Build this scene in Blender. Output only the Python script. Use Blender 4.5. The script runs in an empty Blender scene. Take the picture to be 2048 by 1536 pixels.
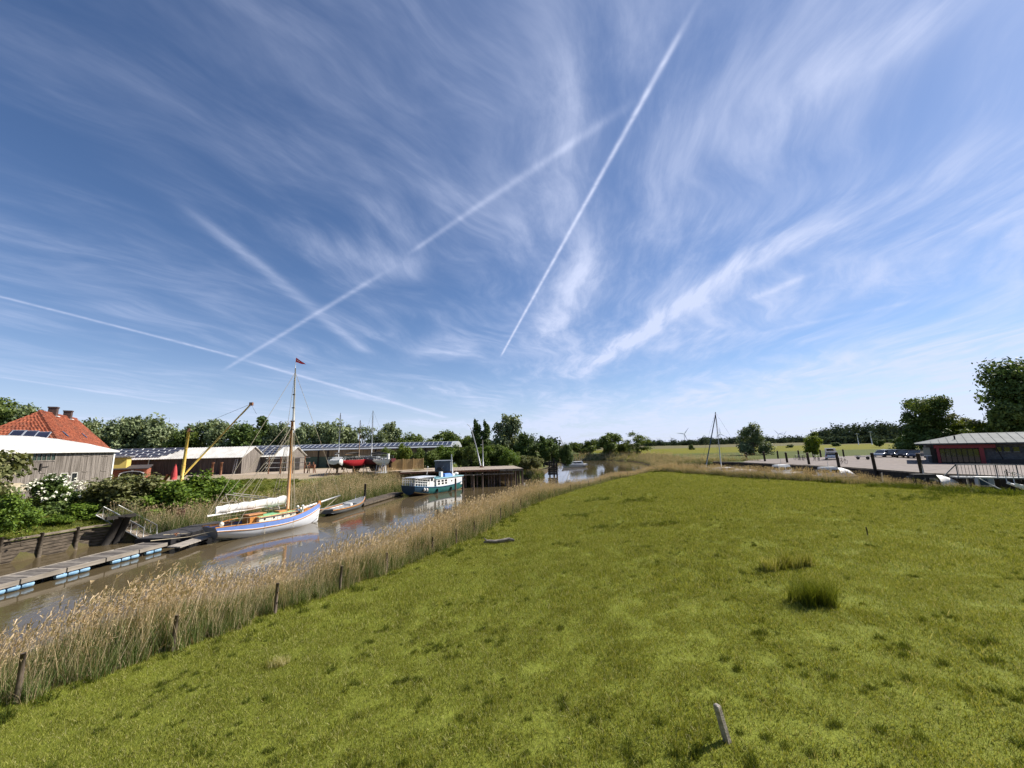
import bpy, bmesh, math, random
import numpy as np
from mathutils import Vector, Matrix, Euler

R_ = math.radians
scn = bpy.context.scene
COL = scn.collection
RNG = np.random.default_rng(7)
random.seed(7)

# ------------------------------------------------------------------ camera
F_PX, CAM_Z = 771.0, 7.5
PITCH, ROLL = math.atan(125 / F_PX), 0.0235
CAM_ROT = Matrix.Rotation(math.pi / 2 + PITCH, 3, 'X') @ Matrix.Rotation(-ROLL, 3, 'Z')
cam_data = bpy.data.cameras.new('camera')
cam_data.sensor_width = 36.0
cam_data.lens = F_PX / 2048 * 36.0
cam_data.clip_start, cam_data.clip_end = 0.1, 12000
cam = bpy.data.objects.new('camera', cam_data)
COL.objects.link(cam)
cam.matrix_world = Matrix.Translation((0, 0, CAM_Z)) @ CAM_ROT.to_4x4()
scn.camera = cam

# ------------------------------------------------------------------ light and exposure
SUN_AZ, SUN_EL = R_(70), R_(43)           # azimuth clockwise from straight ahead (+Y)
sun_data = bpy.data.lights.new('sun', 'SUN')
sun_data.energy, sun_data.angle, sun_data.color = 4.8, R_(0.5), (1.0, 0.94, 0.84)
sun = bpy.data.objects.new('sun', sun_data)
COL.objects.link(sun)
sun_dir = Vector((math.sin(SUN_AZ) * math.cos(SUN_EL), math.cos(SUN_AZ) * math.cos(SUN_EL), math.sin(SUN_EL)))
sun.rotation_euler = (-sun_dir).to_track_quat('-Z', 'Y').to_euler()
scn.view_settings.view_transform = 'Standard'
scn.view_settings.look = 'None'
scn.view_settings.exposure = 0.80
scn.view_settings.gamma = 1.0
scn.view_settings.use_curve_mapping = False
scn.render.engine = 'CYCLES'
scn.cycles.use_denoising = True
scn.cycles.max_bounces = 4
scn.cycles.diffuse_bounces = 2
scn.cycles.use_adaptive_sampling = True
scn.cycles.adaptive_threshold = 0.025
scn.cycles.transparent_max_bounces = 8


class NT:
    """small helper for node trees"""
    def __init__(self, tree):
        self.t = tree

    def node(self, kind, **kw):
        n = self.t.nodes.new(kind)
        for k, v in kw.items():
            setattr(n, k, v)
        return n

    def put(self, sock, v):
        if isinstance(v, bpy.types.NodeSocket):
            self.t.links.new(v, sock)
        elif v is not None:
            sock.default_value = v

    def m(self, op, a, b=None, c=None, clamp=False):
        n = self.node('ShaderNodeMath', operation=op, use_clamp=clamp)
        self.put(n.inputs[0], a); self.put(n.inputs[1], b); self.put(n.inputs[2], c)
        return n.outputs[0]

    def smooth(self, v, lo, hi):
        n = self.node('ShaderNodeMapRange', interpolation_type='SMOOTHSTEP')
        self.put(n.inputs[0], v); self.put(n.inputs[1], lo); self.put(n.inputs[2], hi)
        return n.outputs[0]

    def xyz(self, x, y, z):
        n = self.node('ShaderNodeCombineXYZ')
        self.put(n.inputs[0], x); self.put(n.inputs[1], y); self.put(n.inputs[2], z)
        return n.outputs[0]

    def noise(self, vec, scale=1.0, detail=3.0, rough=0.5, dist=0.0, dims='3D'):
        n = self.node('ShaderNodeTexNoise', noise_dimensions=dims)
        self.put(n.inputs['Vector'], vec)
        n.inputs['Scale'].default_value = scale
        n.inputs['Detail'].default_value = detail
        n.inputs['Roughness'].default_value = rough
        n.inputs['Distortion'].default_value = dist
        return n.outputs[0]

    def mix(self, fac, a, b, blend='MIX'):
        n = self.node('ShaderNodeMix', data_type='RGBA', blend_type=blend)
        self.put(n.inputs[0], fac); self.put(n.inputs[6], a); self.put(n.inputs[7], b)
        return n.outputs[2]


# ------------------------------------------------------------------ sky
world = bpy.data.worlds.new('World')
scn.world = world
world.use_nodes = True
world.cycles.sampling_method = 'MANUAL'
world.cycles.sample_map_resolution = 256
wt = world.node_tree
wt.nodes.clear()
W = NT(wt)
sky = W.node('ShaderNodeTexSky', sky_type='NISHITA')
sky.sun_disc = False
sky.sun_elevation, sky.sun_rotation = SUN_EL, SUN_AZ
sky.altitude = 0.0
sky.air_density, sky.dust_density, sky.ozone_density = 1.0, 0.25, 4.0
tc = W.node('ShaderNodeTexCoord')
sep = W.node('ShaderNodeSeparateXYZ')
wt.links.new(tc.outputs['Generated'], sep.inputs[0])
dz = W.m('ADD', W.m('MAXIMUM', sep.outputs[2], 0.0), 0.035)
px = W.m('DIVIDE', sep.outputs[0], dz)      # the layer of ice cloud as a plane overhead
py = W.m('DIVIDE', sep.outputs[1], dz)
P2 = W.xyz(px, py, 0.0)
wn = W.node('ShaderNodeTexNoise', noise_dimensions='2D')
wt.links.new(P2, wn.inputs['Vector'])
wn.inputs['Scale'].default_value = 0.9
wn.inputs['Detail'].default_value = 2
wsep = W.node('ShaderNodeSeparateColor')
wt.links.new(wn.outputs['Color'], wsep.inputs[0])
wx = W.m('MULTIPLY', W.m('SUBTRACT', wsep.outputs[0], 0.5), 0.38)
wy = W.m('MULTIPLY', W.m('SUBTRACT', wsep.outputs[1], 0.5), 0.6)
qx, qy = W.m('ADD', px, wx), W.m('ADD', py, wy)
rx_ = W.m('SUBTRACT', W.m('MULTIPLY', qx, 0.985), W.m('MULTIPLY', qy, 0.17))
ry_ = W.m('ADD', W.m('MULTIPLY', qy, 0.985), W.m('MULTIPLY', qx, 0.17))
n_broad = W.noise(W.xyz(W.m('MULTIPLY', rx_, 0.70), W.m('MULTIPLY', ry_, 0.30), 0.0), 1.0, 7, 0.56, 0.0, '2D')
n_fibre = W.noise(W.xyz(W.m('MULTIPLY', rx_, 4.6), W.m('MULTIPLY', ry_, 1.3), 3.0), 1.0, 7, 0.62, 0.0, '2D')
sx_ = W.m('ADD', W.m('MULTIPLY', qx, 0.60), W.m('MULTIPLY', qy, 0.80))
sy_ = W.m('SUBTRACT', W.m('MULTIPLY', qy, 0.60), W.m('MULTIPLY', qx, 0.80))
n_cross = W.noise(W.xyz(W.m('MULTIPLY', sx_, 1.1), W.m('MULTIPLY', sy_, 3.4), 7.0), 1.0, 6, 0.62, 0.2, '2D')
pick = W.smooth(W.noise(P2, 0.8, 2, 0.5, 0.0, '2D'), 0.42, 0.62)
n_fibre = W.m('ADD', W.m('MULTIPLY', n_fibre, W.m('SUBTRACT', 1.0, pick)), W.m('MULTIPLY', n_cross, pick))
n_patch = W.noise(W.xyz(W.m('ADD', px, 31.0), W.m('MULTIPLY', py, 0.6), 0.0), 0.55, 2, 0.5, 0.0, '2D')
veil = W.m('ADD', W.m('MULTIPLY', n_broad, 0.55), W.m('ADD', W.m('MULTIPLY', n_fibre, 0.27), W.m('MULTIPLY', n_patch, 0.36)))
toward_sun = W.smooth(px, -1.5, 2.2)
veil = W.m('ADD', veil, W.m('MULTIPLY', toward_sun, 0.16))
veil = W.smooth(veil, 0.50, 0.98)
far_veil = W.smooth(W.m('SQRT', W.m('ADD', W.m('MULTIPLY', px, px), W.m('MULTIPLY', py, py))), 1.6, 11.0)


def sky_p(x, y):
    d = CAM_ROT @ Vector(((x - 1024) / F_PX, -(y - 768) / F_PX, -1.0))
    d.normalize()
    k = max(d.z, 0.0) + 0.035
    return d.x / k, d.y / k


def streak(p0, p1, w0, w1, rag=0.25, amp=1.0, fade=0.15):
    """a trail of ice cloud lying along a straight line of the cloud layer"""
    (ax, ay), (bx, by) = sky_p(*p0), sky_p(*p1)
    L = math.hypot(bx - ax, by - ay)
    ux, uy = (bx - ax) / L, (by - ay) / L
    rx, ry = W.m('SUBTRACT', px, ax), W.m('SUBTRACT', py, ay)
    t = W.m('DIVIDE', W.m('ADD', W.m('MULTIPLY', rx, ux), W.m('MULTIPLY', ry, uy)), L)
    n = W.m('SUBTRACT', W.m('MULTIPLY', ry, ux), W.m('MULTIPLY', rx, uy))
    n = W.m('ADD', n, W.m('MULTIPLY', wx, rag * (w0 + w1)))
    w = W.m('ADD', w0, W.m('MULTIPLY', t, w1 - w0))
    k = W.m('DIVIDE', n, w)
    g = W.m('POWER', 2.718, W.m('MULTIPLY', W.m('MULTIPLY', k, k), -1.0))
    ends = W.m('MULTIPLY', W.smooth(t, 0.0, fade), W.m('SUBTRACT', 1.0, W.smooth(t, 1.0 - fade, 1.0)))
    return W.m('MULTIPLY', W.m('MULTIPLY', g, ends), amp)


fib = W.smooth(n_fibre, 0.25, 0.75)
grain = W.smooth(W.noise(P2, 14.0, 3, 0.6, 0.5, '2D'), 0.2, 0.75)
grain2 = W.m('ADD', 0.55, W.m('MULTIPLY', grain, 0.45))
fib2 = W.m('ADD', 0.35, W.m('MULTIPLY', fib, 0.65))
hard = [streak((1000, 716), (1420, -40), 0.010, 0.0078, 0.55, 0.74, 0.07),
        streak((-60, 578), (480, 716), 0.020, 0.030, 0.2, 0.45, 0.05),
        streak((440, 707), (900, 838), 0.030, 0.10, 0.2, 0.45, 0.10),
        streak((440, 745), (810, 520), 0.020, 0.018, 0.3, 0.34, 0.16),
        streak((-40, 748), (360, 808), 0.04, 0.07, 0.2, 0.26, 0.10)]
soft = [streak((805, 516), (1325, 165), 0.013, 0.018, 0.9, 0.34, 0.16),
        streak((320, 370), (740, 712), 0.030, 0.07, 0.6, 0.36, 0.15),
        streak((1180, 735), (1640, 415), 0.20, 0.060, 0.5, 0.62, 0.15),
        streak((1130, 765), (1290, 655), 0.22, 0.12, 0.4, 0.42, 0.2),
        streak((1260, 690), (1860, 330), 0.14, 0.06, 0.6, 0.34, 0.2),
        streak((1490, 605), (1640, 540), 0.045, 0.04, 0.5, 0.42, 0.25),
        streak((1470, 678), (1930, 582), 0.06, 0.05, 0.4, 0.22, 0.2),
        streak((1420, 330), (1980, -60), 0.16, 0.14, 0.8, 0.36, 0.2),
        streak((800, 690), (960, 712), 0.34, 0.30, 0.9, 0.46, 0.4),
        streak((600, 470), (860, 560), 0.13, 0.13, 0.9, 0.28, 0.35),
        streak((1060, 720), (1230, 440), 0.20, 0.12, 0.9, 0.36, 0.25)]
cover = W.m('MULTIPLY', W.m('MULTIPLY', veil, 0.62), W.m('ADD', 0.45, W.m('MULTIPLY', fib, 0.75)))
cover = W.m('ADD', cover, W.m('MULTIPLY', far_veil, 0.52))
for s in soft:
    cover = W.m('ADD', cover, W.m('MULTIPLY', s, fib2))
for s in hard:
    cover = W.m('ADD', cover, W.m('MULTIPLY', s, grain2))
cover = W.m('MINIMUM', cover, 0.88)
blue = W.mix(1.0, sky.outputs[0], (0.86, 0.95, 1.10, 1), 'MULTIPLY')
colr = W.mix(cover, blue, (6.8, 7.5, 9.8, 1))
bg = W.node('ShaderNodeBackground')
wt.links.new(colr, bg.inputs[0])
bg.inputs[1].default_value = 0.062
wo = W.node('ShaderNodeOutputWorld')
wt.links.new(bg.outputs[0], wo.inputs[0])

# ------------------------------------------------------------------ helpers
def at_z(x, y, z):
    """the point of the place at height z that the photograph shows at (x, y)"""
    d = CAM_ROT @ Vector(((x - 1024) / F_PX, -(y - 768) / F_PX, -1.0))
    k = (z - CAM_Z) / d.z
    return Vector((d.x * k, d.y * k, z))


def at_y(x, y, depth):
    d = CAM_ROT @ Vector(((x - 1024) / F_PX, -(y - 768) / F_PX, -1.0))
    k = depth / d.y
    return Vector((d.x * k, depth, CAM_Z + d.z * k))


def tag(o, label=None, cat=None, group=None, kind=None):
    if label: o['label'] = label
    if cat: o['category'] = cat
    if group: o['group'] = group
    if kind: o['kind'] = kind
    return o


def empty(name, loc=(0, 0, 0), rz=0.0, label=None, cat=None, group=None):
    o = bpy.data.objects.new(name, None)
    COL.objects.link(o)
    o.location = loc
    o.rotation_euler = (0, 0, rz)
    o.empty_display_size = 0.3
    return tag(o, label, cat, group)


def link(name, me, mat=None, parent=None, loc=None, rot=None):
    if mat is not None and not me.materials:
        me.materials.append(mat)
    o = bpy.data.objects.new(name, me)
    COL.objects.link(o)
    if parent: o.parent = parent
    if loc is not None: o.location = loc
    if rot is not None: o.rotation_euler = rot
    return o


def children(o):
    return [c for c in bpy.data.objects if c.parent == o]


def copy_tree(o, parent=None, kids=None):
    kids = kids or {}
    c = o.copy()
    COL.objects.link(c)
    if parent: c.parent = parent
    for ch in children(o):
        copy_tree(ch, c)
    return c


class MB:
    """collects shapes into one mesh"""
    def __init__(self):
        self.v, self.f, self.sm = [], [], []

    def add(self, vs, fs, smooth=False):
        b = len(self.v)
        self.v += [tuple(q) for q in vs]
        self.f += [tuple(i + b for i in q) for q in fs]
        self.sm += [smooth] * len(fs)
        return self

    def box(self, c, s, rz=0.0, m=None):
        hx, hy, hz = s[0] / 2, s[1] / 2, s[2] / 2
        M = Matrix.Rotation(rz, 3, 'Z') if m is None else m
        vs = [Vector(c) + M @ Vector((x, y, z)) for z in (-hz, hz) for x, y in ((-hx, -hy), (hx, -hy), (hx, hy), (-hx, hy))]
        return self.add(vs, [(3, 2, 1, 0), (4, 5, 6, 7), (0, 1, 5, 4), (1, 2, 6, 5), (2, 3, 7, 6), (3, 0, 4, 7)])

    def beam(self, a, b, w, h=None, up=(0, 0, 1)):
        a, b = Vector(a), Vector(b)
        h = h or w
        d = (b - a)
        L = d.length
        d.normalize()
        u = Vector(up)
        s = d.cross(u)
        if s.length < 1e-3: s = d.cross(Vector((1, 0, 0)))
        s.normalize()
        u = s.cross(d).normalized()
        M = Matrix((d, s, u)).transposed()
        return self.box((a + b) / 2, (L, w, h), m=M)

    def tube(self, a, b, r0, r1=None, n=6, caps=True):
        return self.path([a, b], [r0, r0 if r1 is None else r1], n, caps)

    def path(self, pts, rad, n=6, caps=True):
        pts = [Vector(p) for p in pts]
        if not hasattr(rad, '__len__'): rad = [rad] * len(pts)
        vs, fs = [], []
        for i, p in enumerate(pts):
            d = (pts[min(i + 1, len(pts) - 1)] - pts[max(i - 1, 0)]).normalized()
            s = d.cross(Vector((0, 0, 1)))
            if s.length < 1e-3: s = d.cross(Vector((1, 0, 0)))
            s.normalize()
            u = s.cross(d)
            for k in range(n):
                a = 2 * math.pi * k / n
                vs.append(p + (s * math.cos(a) + u * math.sin(a)) * rad[i])
        for i in range(len(pts) - 1):
            for k in range(n):
                q = (k + 1) % n
                fs.append((i * n + k, i * n + q, (i + 1) * n + q, (i + 1) * n + k))
        self.add(vs, fs, True)
        if caps:
            b = len(self.v) - len(vs)
            self.f.append(tuple(b + k for k in range(n)))
            self.f.append(tuple(b + (len(pts) - 1) * n + k for k in reversed(range(n))))
            self.sm += [False, False]
        return self

    def loft(self, secs, smooth=True, cap0=False, cap1=False, closed=False):
        n = len(secs[0])
        vs = [q for s in secs for q in s]
        fs = []
        for i in range(len(secs) - 1):
            for k in range(n if closed else n - 1):
                q = (k + 1) % n
                fs.append((i * n + k, i * n + q, (i + 1) * n + q, (i + 1) * n + k))
        b = len(self.v)
        self.add(vs, fs, smooth)
        if cap0: self.f.append(tuple(b + k for k in range(n))); self.sm.append(False)
        if cap1: self.f.append(tuple(b + (len(secs) - 1) * n + k for k in reversed(range(n)))); self.sm.append(False)
        return self

    def poly(self, pts):
        return self.add(pts, [tuple(range(len(pts)))])

    def slab(self, pts, th):
        """closed plate: polygon pts thickened downwards along its normal"""
        pts = [Vector(p) for p in pts]
        nrm = (pts[1] - pts[0]).cross(pts[2] - pts[0]).normalized() * th
        n = len(pts)
        vs = pts + [p - nrm for p in pts]
        fs = [tuple(range(n)), tuple(reversed(range(n, 2 * n)))]
        fs += [(k, n + k, n + (k + 1) % n, (k + 1) % n) for k in range(n)]
        return self.add(vs, fs)

    def ball(self, c, r, n=8, m=5, sc=(1, 1, 1)):
        secs = []
        for i in range(m + 1):
            a = math.pi * i / m
            rr, z = max(math.sin(a), 0.02) * r, math.cos(a) * r
            secs.append([(c[0] + sc[0] * rr * math.cos(2 * math.pi * k / n), c[1] + sc[1] * rr * math.sin(2 * math.pi * k / n), c[2] + sc[2] * z) for k in range(n)])
        return self.loft(list(reversed(secs)), True, closed=True)

    def mesh(self, name):
        me = bpy.data.meshes.new(name)
        me.from_pydata(self.v, [], self.f)
        if any(self.sm): me.polygons.foreach_set('use_smooth', self.sm)
        me.update()
        return me

    def build(self, name, mat, parent=None, loc=None, rot=None, fix=False):
        me = self.mesh(name)
        if fix:
            bm = bmesh.new(); bm.from_mesh(me)
            bmesh.ops.recalc_face_normals(bm, faces=bm.faces); bm.to_mesh(me); bm.free()
        return link(name, me, mat, parent, loc, rot)


def fast_mesh(name, V, nper, tint=None, attrs=None):
    """V: (n, nper, 3) separate polygons, built quickly"""
    n = len(V)
    me = bpy.data.meshes.new(name)
    me.vertices.add(n * nper)
    me.vertices.foreach_set('co', np.ascontiguousarray(V, dtype=np.float32).ravel())
    me.loops.add(n * nper)
    me.loops.foreach_set('vertex_index', np.arange(n * nper, dtype=np.int32))
    me.polygons.add(n)
    me.polygons.foreach_set('loop_start', np.arange(0, n * nper, nper, dtype=np.int32))
    me.update(calc_edges=True)
    if tint is not None:
        a = me.attributes.new('tint', 'FLOAT', 'FACE')
        a.data.foreach_set('value', np.asarray(tint, dtype=np.float32))
    return me


# ------------------------------------------------------------------ materials
MATS = {}


def mat(name, col, rough=0.7, metal=0.0, var=0.12, scale=3.0, stretch=(1, 1, 1), bump=0.0, bscale=None, col2=None, spec=0.4, dirt=0.0):
    """surface with grain: two tones over stretched noise, optional relief and blotches of dirt"""
    if name in MATS: return MATS[name]
    m = bpy.data.materials.new(name)
    m.use_nodes = True
    t = m.node_tree
    N = NT(t)
    b = t.nodes['Principled BSDF']
    tcn = N.node('ShaderNodeTexCoord')
    mp = N.node('ShaderNodeMapping')
    t.links.new(tcn.outputs['Object'], mp.inputs[0])
    mp.inputs['Scale'].default_value = stretch
    n1 = N.noise(mp.outputs[0], scale, 5, 0.6)
    c = Vector(col[:3])
    lo = tuple(c * (1 - var)) + (1,)
    hi = tuple(Vector(col2[:3]) if col2 else c * (1 + var)) + (1,)
    out = N.mix(N.smooth(n1, 0.3, 0.7), lo, hi)
    if dirt:
        n2 = N.noise(tcn.outputs['Object'], scale * 0.23, 4, 0.65)
        out = N.mix(N.m('MULTIPLY', N.smooth(n2, 0.48, 0.75), dirt), out, (0.10, 0.085, 0.06, 1))
    t.links.new(out, b.inputs['Base Color'])
    b.inputs['Roughness'].default_value = rough
    b.inputs['Metallic'].default_value = metal
    b.inputs['Specular IOR Level'].default_value = spec
    if bump:
        bn = N.node('ShaderNodeBump')
        n3 = N.noise(mp.outputs[0], bscale or scale * 4, 3, 0.6)
        t.links.new(n3, bn.inputs['Height'])
        bn.inputs['Strength'].default_value = bump
        bn.inputs['Distance'].default_value = 0.03
        t.links.new(bn.outputs[0], b.inputs['Normal'])
    MATS[name] = m
    return m


def leaf_mat(name, dark, light, trans=0.3, rough=0.6, spec=0.25):
    """leaves and stalks: colour runs with the 'tint' of each leaf, some light comes through"""
    if name in MATS: return MATS[name]
    m = bpy.data.materials.new(name)
    m.use_nodes = True
    t = m.node_tree
    N = NT(t)
    b = t.nodes['Principled BSDF']
    at = N.node('ShaderNodeAttribute', attribute_name='tint')
    oi = N.node('ShaderNodeObjectInfo')
    r = N.node('ShaderNodeValToRGB')
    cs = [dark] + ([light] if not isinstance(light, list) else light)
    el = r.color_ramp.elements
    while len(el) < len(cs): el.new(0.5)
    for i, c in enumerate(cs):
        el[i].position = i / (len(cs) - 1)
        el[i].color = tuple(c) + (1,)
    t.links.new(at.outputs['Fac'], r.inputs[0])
    hs = N.node('ShaderNodeHueSaturation')
    N.put(hs.inputs['Value'], N.m('ADD', 0.88, N.m('MULTIPLY', oi.outputs['Random'], 0.24)))
    t.links.new(r.outputs[0], hs.inputs['Color'])
    t.links.new(hs.outputs[0], b.inputs['Base Color'])
    b.inputs['Roughness'].default_value = rough
    b.inputs['Specular IOR Level'].default_value = spec
    if trans:
        tr = N.node('ShaderNodeBsdfTranslucent')
        t.links.new(N.mix(1.0, hs.outputs[0], (1.25, 1.15, 0.6, 1), 'MULTIPLY'), tr.inputs[0])
        mx = N.node('ShaderNodeMixShader')
        mx.inputs[0].default_value = trans
        t.links.new(b.outputs[0], mx.inputs[1]); t.links.new(tr.outputs[0], mx.inputs[2])
        t.links.new(mx.outputs[0], t.nodes['Material Output'].inputs[0])
    MATS[name] = m
    return m

# ------------------------------------------------------------------ the lie of the land (water level z = 0)
FENCE = [(-22.0, -2.0), (-16.5, 6.0), (-12.9, 11.1), (-11.1, 13.7), (-9.4, 16.4), (-7.8, 18.9), (-6.2, 21.8), (-4.7, 24.8), (-3.4, 27.6),
         (-2.4, 30.0), (-0.9, 35.0), (1.7, 43.0), (5.4, 50.0), (9.6, 56.8), (15.0, 65.5), (21.0, 75.0)]


def offset(poly, d):
    out = []
    for i, p in enumerate(poly):
        a, b = poly[max(i - 1, 0)], poly[min(i + 1, len(poly) - 1)]
        tx, ty = b[0] - a[0], b[1] - a[1]
        L = math.hypot(tx, ty)
        out.append((p[0] - ty / L * d, p[1] + tx / L * d))
    return out


MEADOW_SHORE = offset(FENCE, 4.6)                                        # river side of the meadow
LEFT_SHORE = [(-60, -40), (-46, 8), (-38.5, 24), (-36.9, 30), (-36.0, 34.5), (-32.5, 37.0), (-30.3, 40.5), (-27.8, 46.5), (-25, 53),
              (-22.6, 60), (-20.5, 68), (-17, 77), (-12.5, 85), (-4, 89), (3, 90), (6, 93), (9, 110), (12, 130), (14, 145), (14, 158), (6, 172),
              (-20, 184), (-70, 190), (-200, 200)]
QUAY_SHORE = [(-200, 216), (-70, 205), (-20, 204), (20, 197), (44, 186), (51, 170), (50, 155), (46, 135), (40.5, 110), (37.5, 88), (40, 79), (43, 74.8), (47, 55.4),
              (45.6, 43.3), (48.6, 37.5), (56, 29), (64, 22), (90, 5)]
BASIN_SHORE = [(70, 5), (52, 21), (43, 31), (41, 37), (37.5, 43), (32.5, 52), (29, 62), (25.5, 72), (22, 80), (18, 79.5)]
SEGS = []
for pl, side in ((LEFT_SHORE, 'L'), (QUAY_SHORE, 'Q'), (BASIN_SHORE, 'B'), (list(reversed(MEADOW_SHORE)), 'M')):
    for a, b in zip(pl[:-1], pl[1:]): SEGS.append((a, b, side))
RING = LEFT_SHORE + QUAY_SHORE + BASIN_SHORE + list(reversed(MEADOW_SHORE))


def smoothstep(a, b, x):
    t = np.clip((x - a) / (b - a), 0, 1)
    return t * t * (3 - 2 * t)


def seg_dist(X, Y, a, b):
    vx, vy = b[0] - a[0], b[1] - a[1]
    t = np.clip(((X - a[0]) * vx + (Y - a[1]) * vy) / (vx * vx + vy * vy), 0, 1)
    return np.hypot(X - a[0] - t * vx, Y - a[1] - t * vy)


def inside(X, Y, ring):
    r = np.zeros(X.shape, bool)
    n = len(ring)
    for i in range(n):
        (x0, y0), (x1, y1) = ring[i], ring[(i + 1) % n]
        if y0 == y1: continue
        c = ((y0 > Y) != (y1 > Y)) & (X < (x1 - x0) * (Y - y0) / (y1 - y0) + x0)
        r ^= c
    return r


def vnoise(X, Y, s, seed=0):
    """smooth value noise"""
    x, y = X / s + seed * 17.3, Y / s + seed * 9.7
    xi, yi = np.floor(x), np.floor(y)
    fx, fy = x - xi, y - yi
    fx, fy = fx * fx * (3 - 2 * fx), fy * fy * (3 - 2 * fy)
    h = lambda i, j: np.modf(np.abs(np.sin(i * 127.1 + j * 311.7 + seed * 74.7) * 43758.5453))[0]
    return (h(xi, yi) * (1 - fx) + h(xi + 1, yi) * fx) * (1 - fy) + (h(xi, yi + 1) * (1 - fx) + h(xi + 1, yi + 1) * fx) * fy


def ground(X, Y):
    """height, distance to the water's edge (negative in water), distances per shore"""
    X, Y = np.asarray(X, float), np.asarray(Y, float)
    D = {k: np.full(X.shape, 1e9) for k in 'LQBM'}
    for a, b, s in SEGS:
        D[s] = np.minimum(D[s], seg_dist(X, Y, a, b))
    wet = inside(X, Y, RING)
    dmin = np.minimum(np.minimum(D['L'], D['Q']), np.minimum(D['B'], D['M']))
    n1, n2 = vnoise(X, Y, 3.1, 1) - 0.5, vnoise(X, Y, 1.3, 2) - 0.5
    # which land a point belongs to
    isL = (D['L'] <= dmin + 1e-6)
    isQ = (D['Q'] <= dmin + 1e-6) & ~isL
    mead = 1.2 + 1.75 * smoothstep(0, 1, (D['M'] - 4.6) / (22 - 13 * smoothstep(35, 66, Y))) + 0.14 * n1 + 0.10 * n2
    mead = np.minimum(mead, 0.05 + 0.26 * D['M'] + 0.05 * n2)
    mead = np.minimum(mead, 0.1 + 0.9 * D['B'])
    mead = mead + np.clip(6.0 - Y, 0, 30) * 0.55
    left = np.minimum(3.3, 0.12 + 0.27 * D['L'] + 0.15 * n1)
    bul = (Y < 36.5) & (X < -30)
    left = np.where(bul, np.minimum(3.3, 1.45 + 0.17 * np.maximum(D['L'] - 0.4, 0) + 0.1 * n1), left)
    pier = (X > -19.5) & (X < 2.0) & (Y > 73) & (Y < 97)
    left = np.where(pier, np.minimum(3.3, 0.5 + 0.9 * D['L']), left)
    left = np.where(Y > 95, np.minimum(2.2, 0.15 + 0.22 * D['L'] + 0.2 * n1), left)
    left = np.where((Y > 85) & (Y <= 95) & (X > -20), np.minimum(left, 2.2 + 1.1 * (95 - Y) / 10), left)
    left = np.where((Y <= 95) | (X > -15), left, 3.3)
    quay = np.where(Y > 80, np.minimum(2.6, 0.15 + 0.3 * D['Q'] + 0.2 * n1), 3.5)
    quay = np.where((Y > 78) & (Y < 100), np.minimum(3.5, np.maximum(quay, 3.5 - 0.9 * (Y - 78) / 22) * smoothstep(0, 3, D['Q']) + 0.0), quay)
    quay = np.where((Y <= 78), 3.5, quay)
    quay = np.where((Y > 100), np.minimum(quay, 2.6), quay)
    z = np.where(isL, left, np.where(isQ, quay, mead))
    z = np.where(wet, -np.minimum(1.4, 0.5 * dmin), z)
    d = np.where(wet, -dmin, dmin)
    return z, d, D, isL, isQ


def gz(x, y):
    return float(ground(np.array([x]), np.array([y]))[0][0])


def axis(lo, a, b, hi, step, grow):
    xs = list(np.arange(a, b + 1e-6, step))
    s, x = step, b
    while x < hi: s *= grow; x += s; xs.append(x)
    s, x = step, a
    while x > lo: s *= grow; x -= s; xs.insert(0, x)
    return np.array(xs)


gx, gy = axis(-6000, -46, 58, 6000, 0.6, 1.09), axis(-60, 3, 96, 9000, 0.6, 1.08)
GX, GY = np.meshgrid(gx, gy)
GZ, GD, GDD, GL, GQ = ground(GX, GY)
nx, ny = len(gx), len(gy)
me = bpy.data.meshes.new('ground')
me.vertices.add(nx * ny)
me.vertices.foreach_set('co', np.stack([GX, GY, GZ], -1).astype(np.float32).ravel())
ii = (np.arange(ny - 1)[:, None] * nx + np.arange(nx - 1)[None, :]).ravel()
quads = np.stack([ii, ii + 1, ii + 1 + nx, ii + nx], 1).astype(np.int32)
me.loops.add(quads.size)
me.loops.foreach_set('vertex_index', quads.ravel())
me.polygons.add(len(quads))
me.polygons.foreach_set('loop_start', np.arange(0, quads.size, 4, dtype=np.int32))
me.polygons.foreach_set('use_smooth', np.ones(len(quads), bool))
me.update(calc_edges=True)
# what grows or lies where: own colours of turf, mud, sand, ripe grass and flowering field
grass_c, mud_c, sand_c = np.array([.155, .175, .026]), np.array([.085, .062, .036]), np.array([.30, .24, .17])
rough_c, field_c, hay_c = np.array([.072, .088, .020]), np.array([.128, .124, .006]), np.array([.120, .108, .050])
C = np.tile(grass_c, (ny, nx, 1))
blend = lambda C, c, w: C * (1 - w[..., None]) + c * w[..., None]
C = blend(C, rough_c, (GL | GQ).astype(float))
yard = GL * smoothstep(3.0, 3.28, GZ) * (GY > 60) * (GY < 97) * (GX < 8)
C = blend(C, sand_c, yard * (1 - smoothstep(-62, -66, GX)) * 1.0)
lawn = yard * smoothstep(84.2, 85.4, GY) * (GX > -21)
C = blend(C, rough_c, lawn)
fl = (GY > 150) * (GX > 50) * (~GL)
C = blend(C, field_c, fl * smoothstep(165, 185, GY) * (1 - smoothstep(330, 345, GY)))
C = blend(C, hay_c, (GY > 345) * (GX > -100) * 1.0)
C = blend(C, mud_c, (1 - smoothstep(0.15, 0.75, GZ)) * 1.0)
ca = me.attributes.new('cover', 'FLOAT_COLOR', 'POINT')
ca.data.foreach_set('color', np.concatenate([C, np.ones((ny, nx, 1))], -1).astype(np.float32).ravel())
gm = bpy.data.materials.new('turf_and_soil')
gm.use_nodes = True
N = NT(gm.node_tree)
b = gm.node_tree.nodes['Principled BSDF']
at = N.node('ShaderNodeAttribute', attribute_name='cover')
geo = N.node('ShaderNodeNewGeometry')
na = N.noise(geo.outputs['Position'], 1.3, 6, 0.65)
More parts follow.
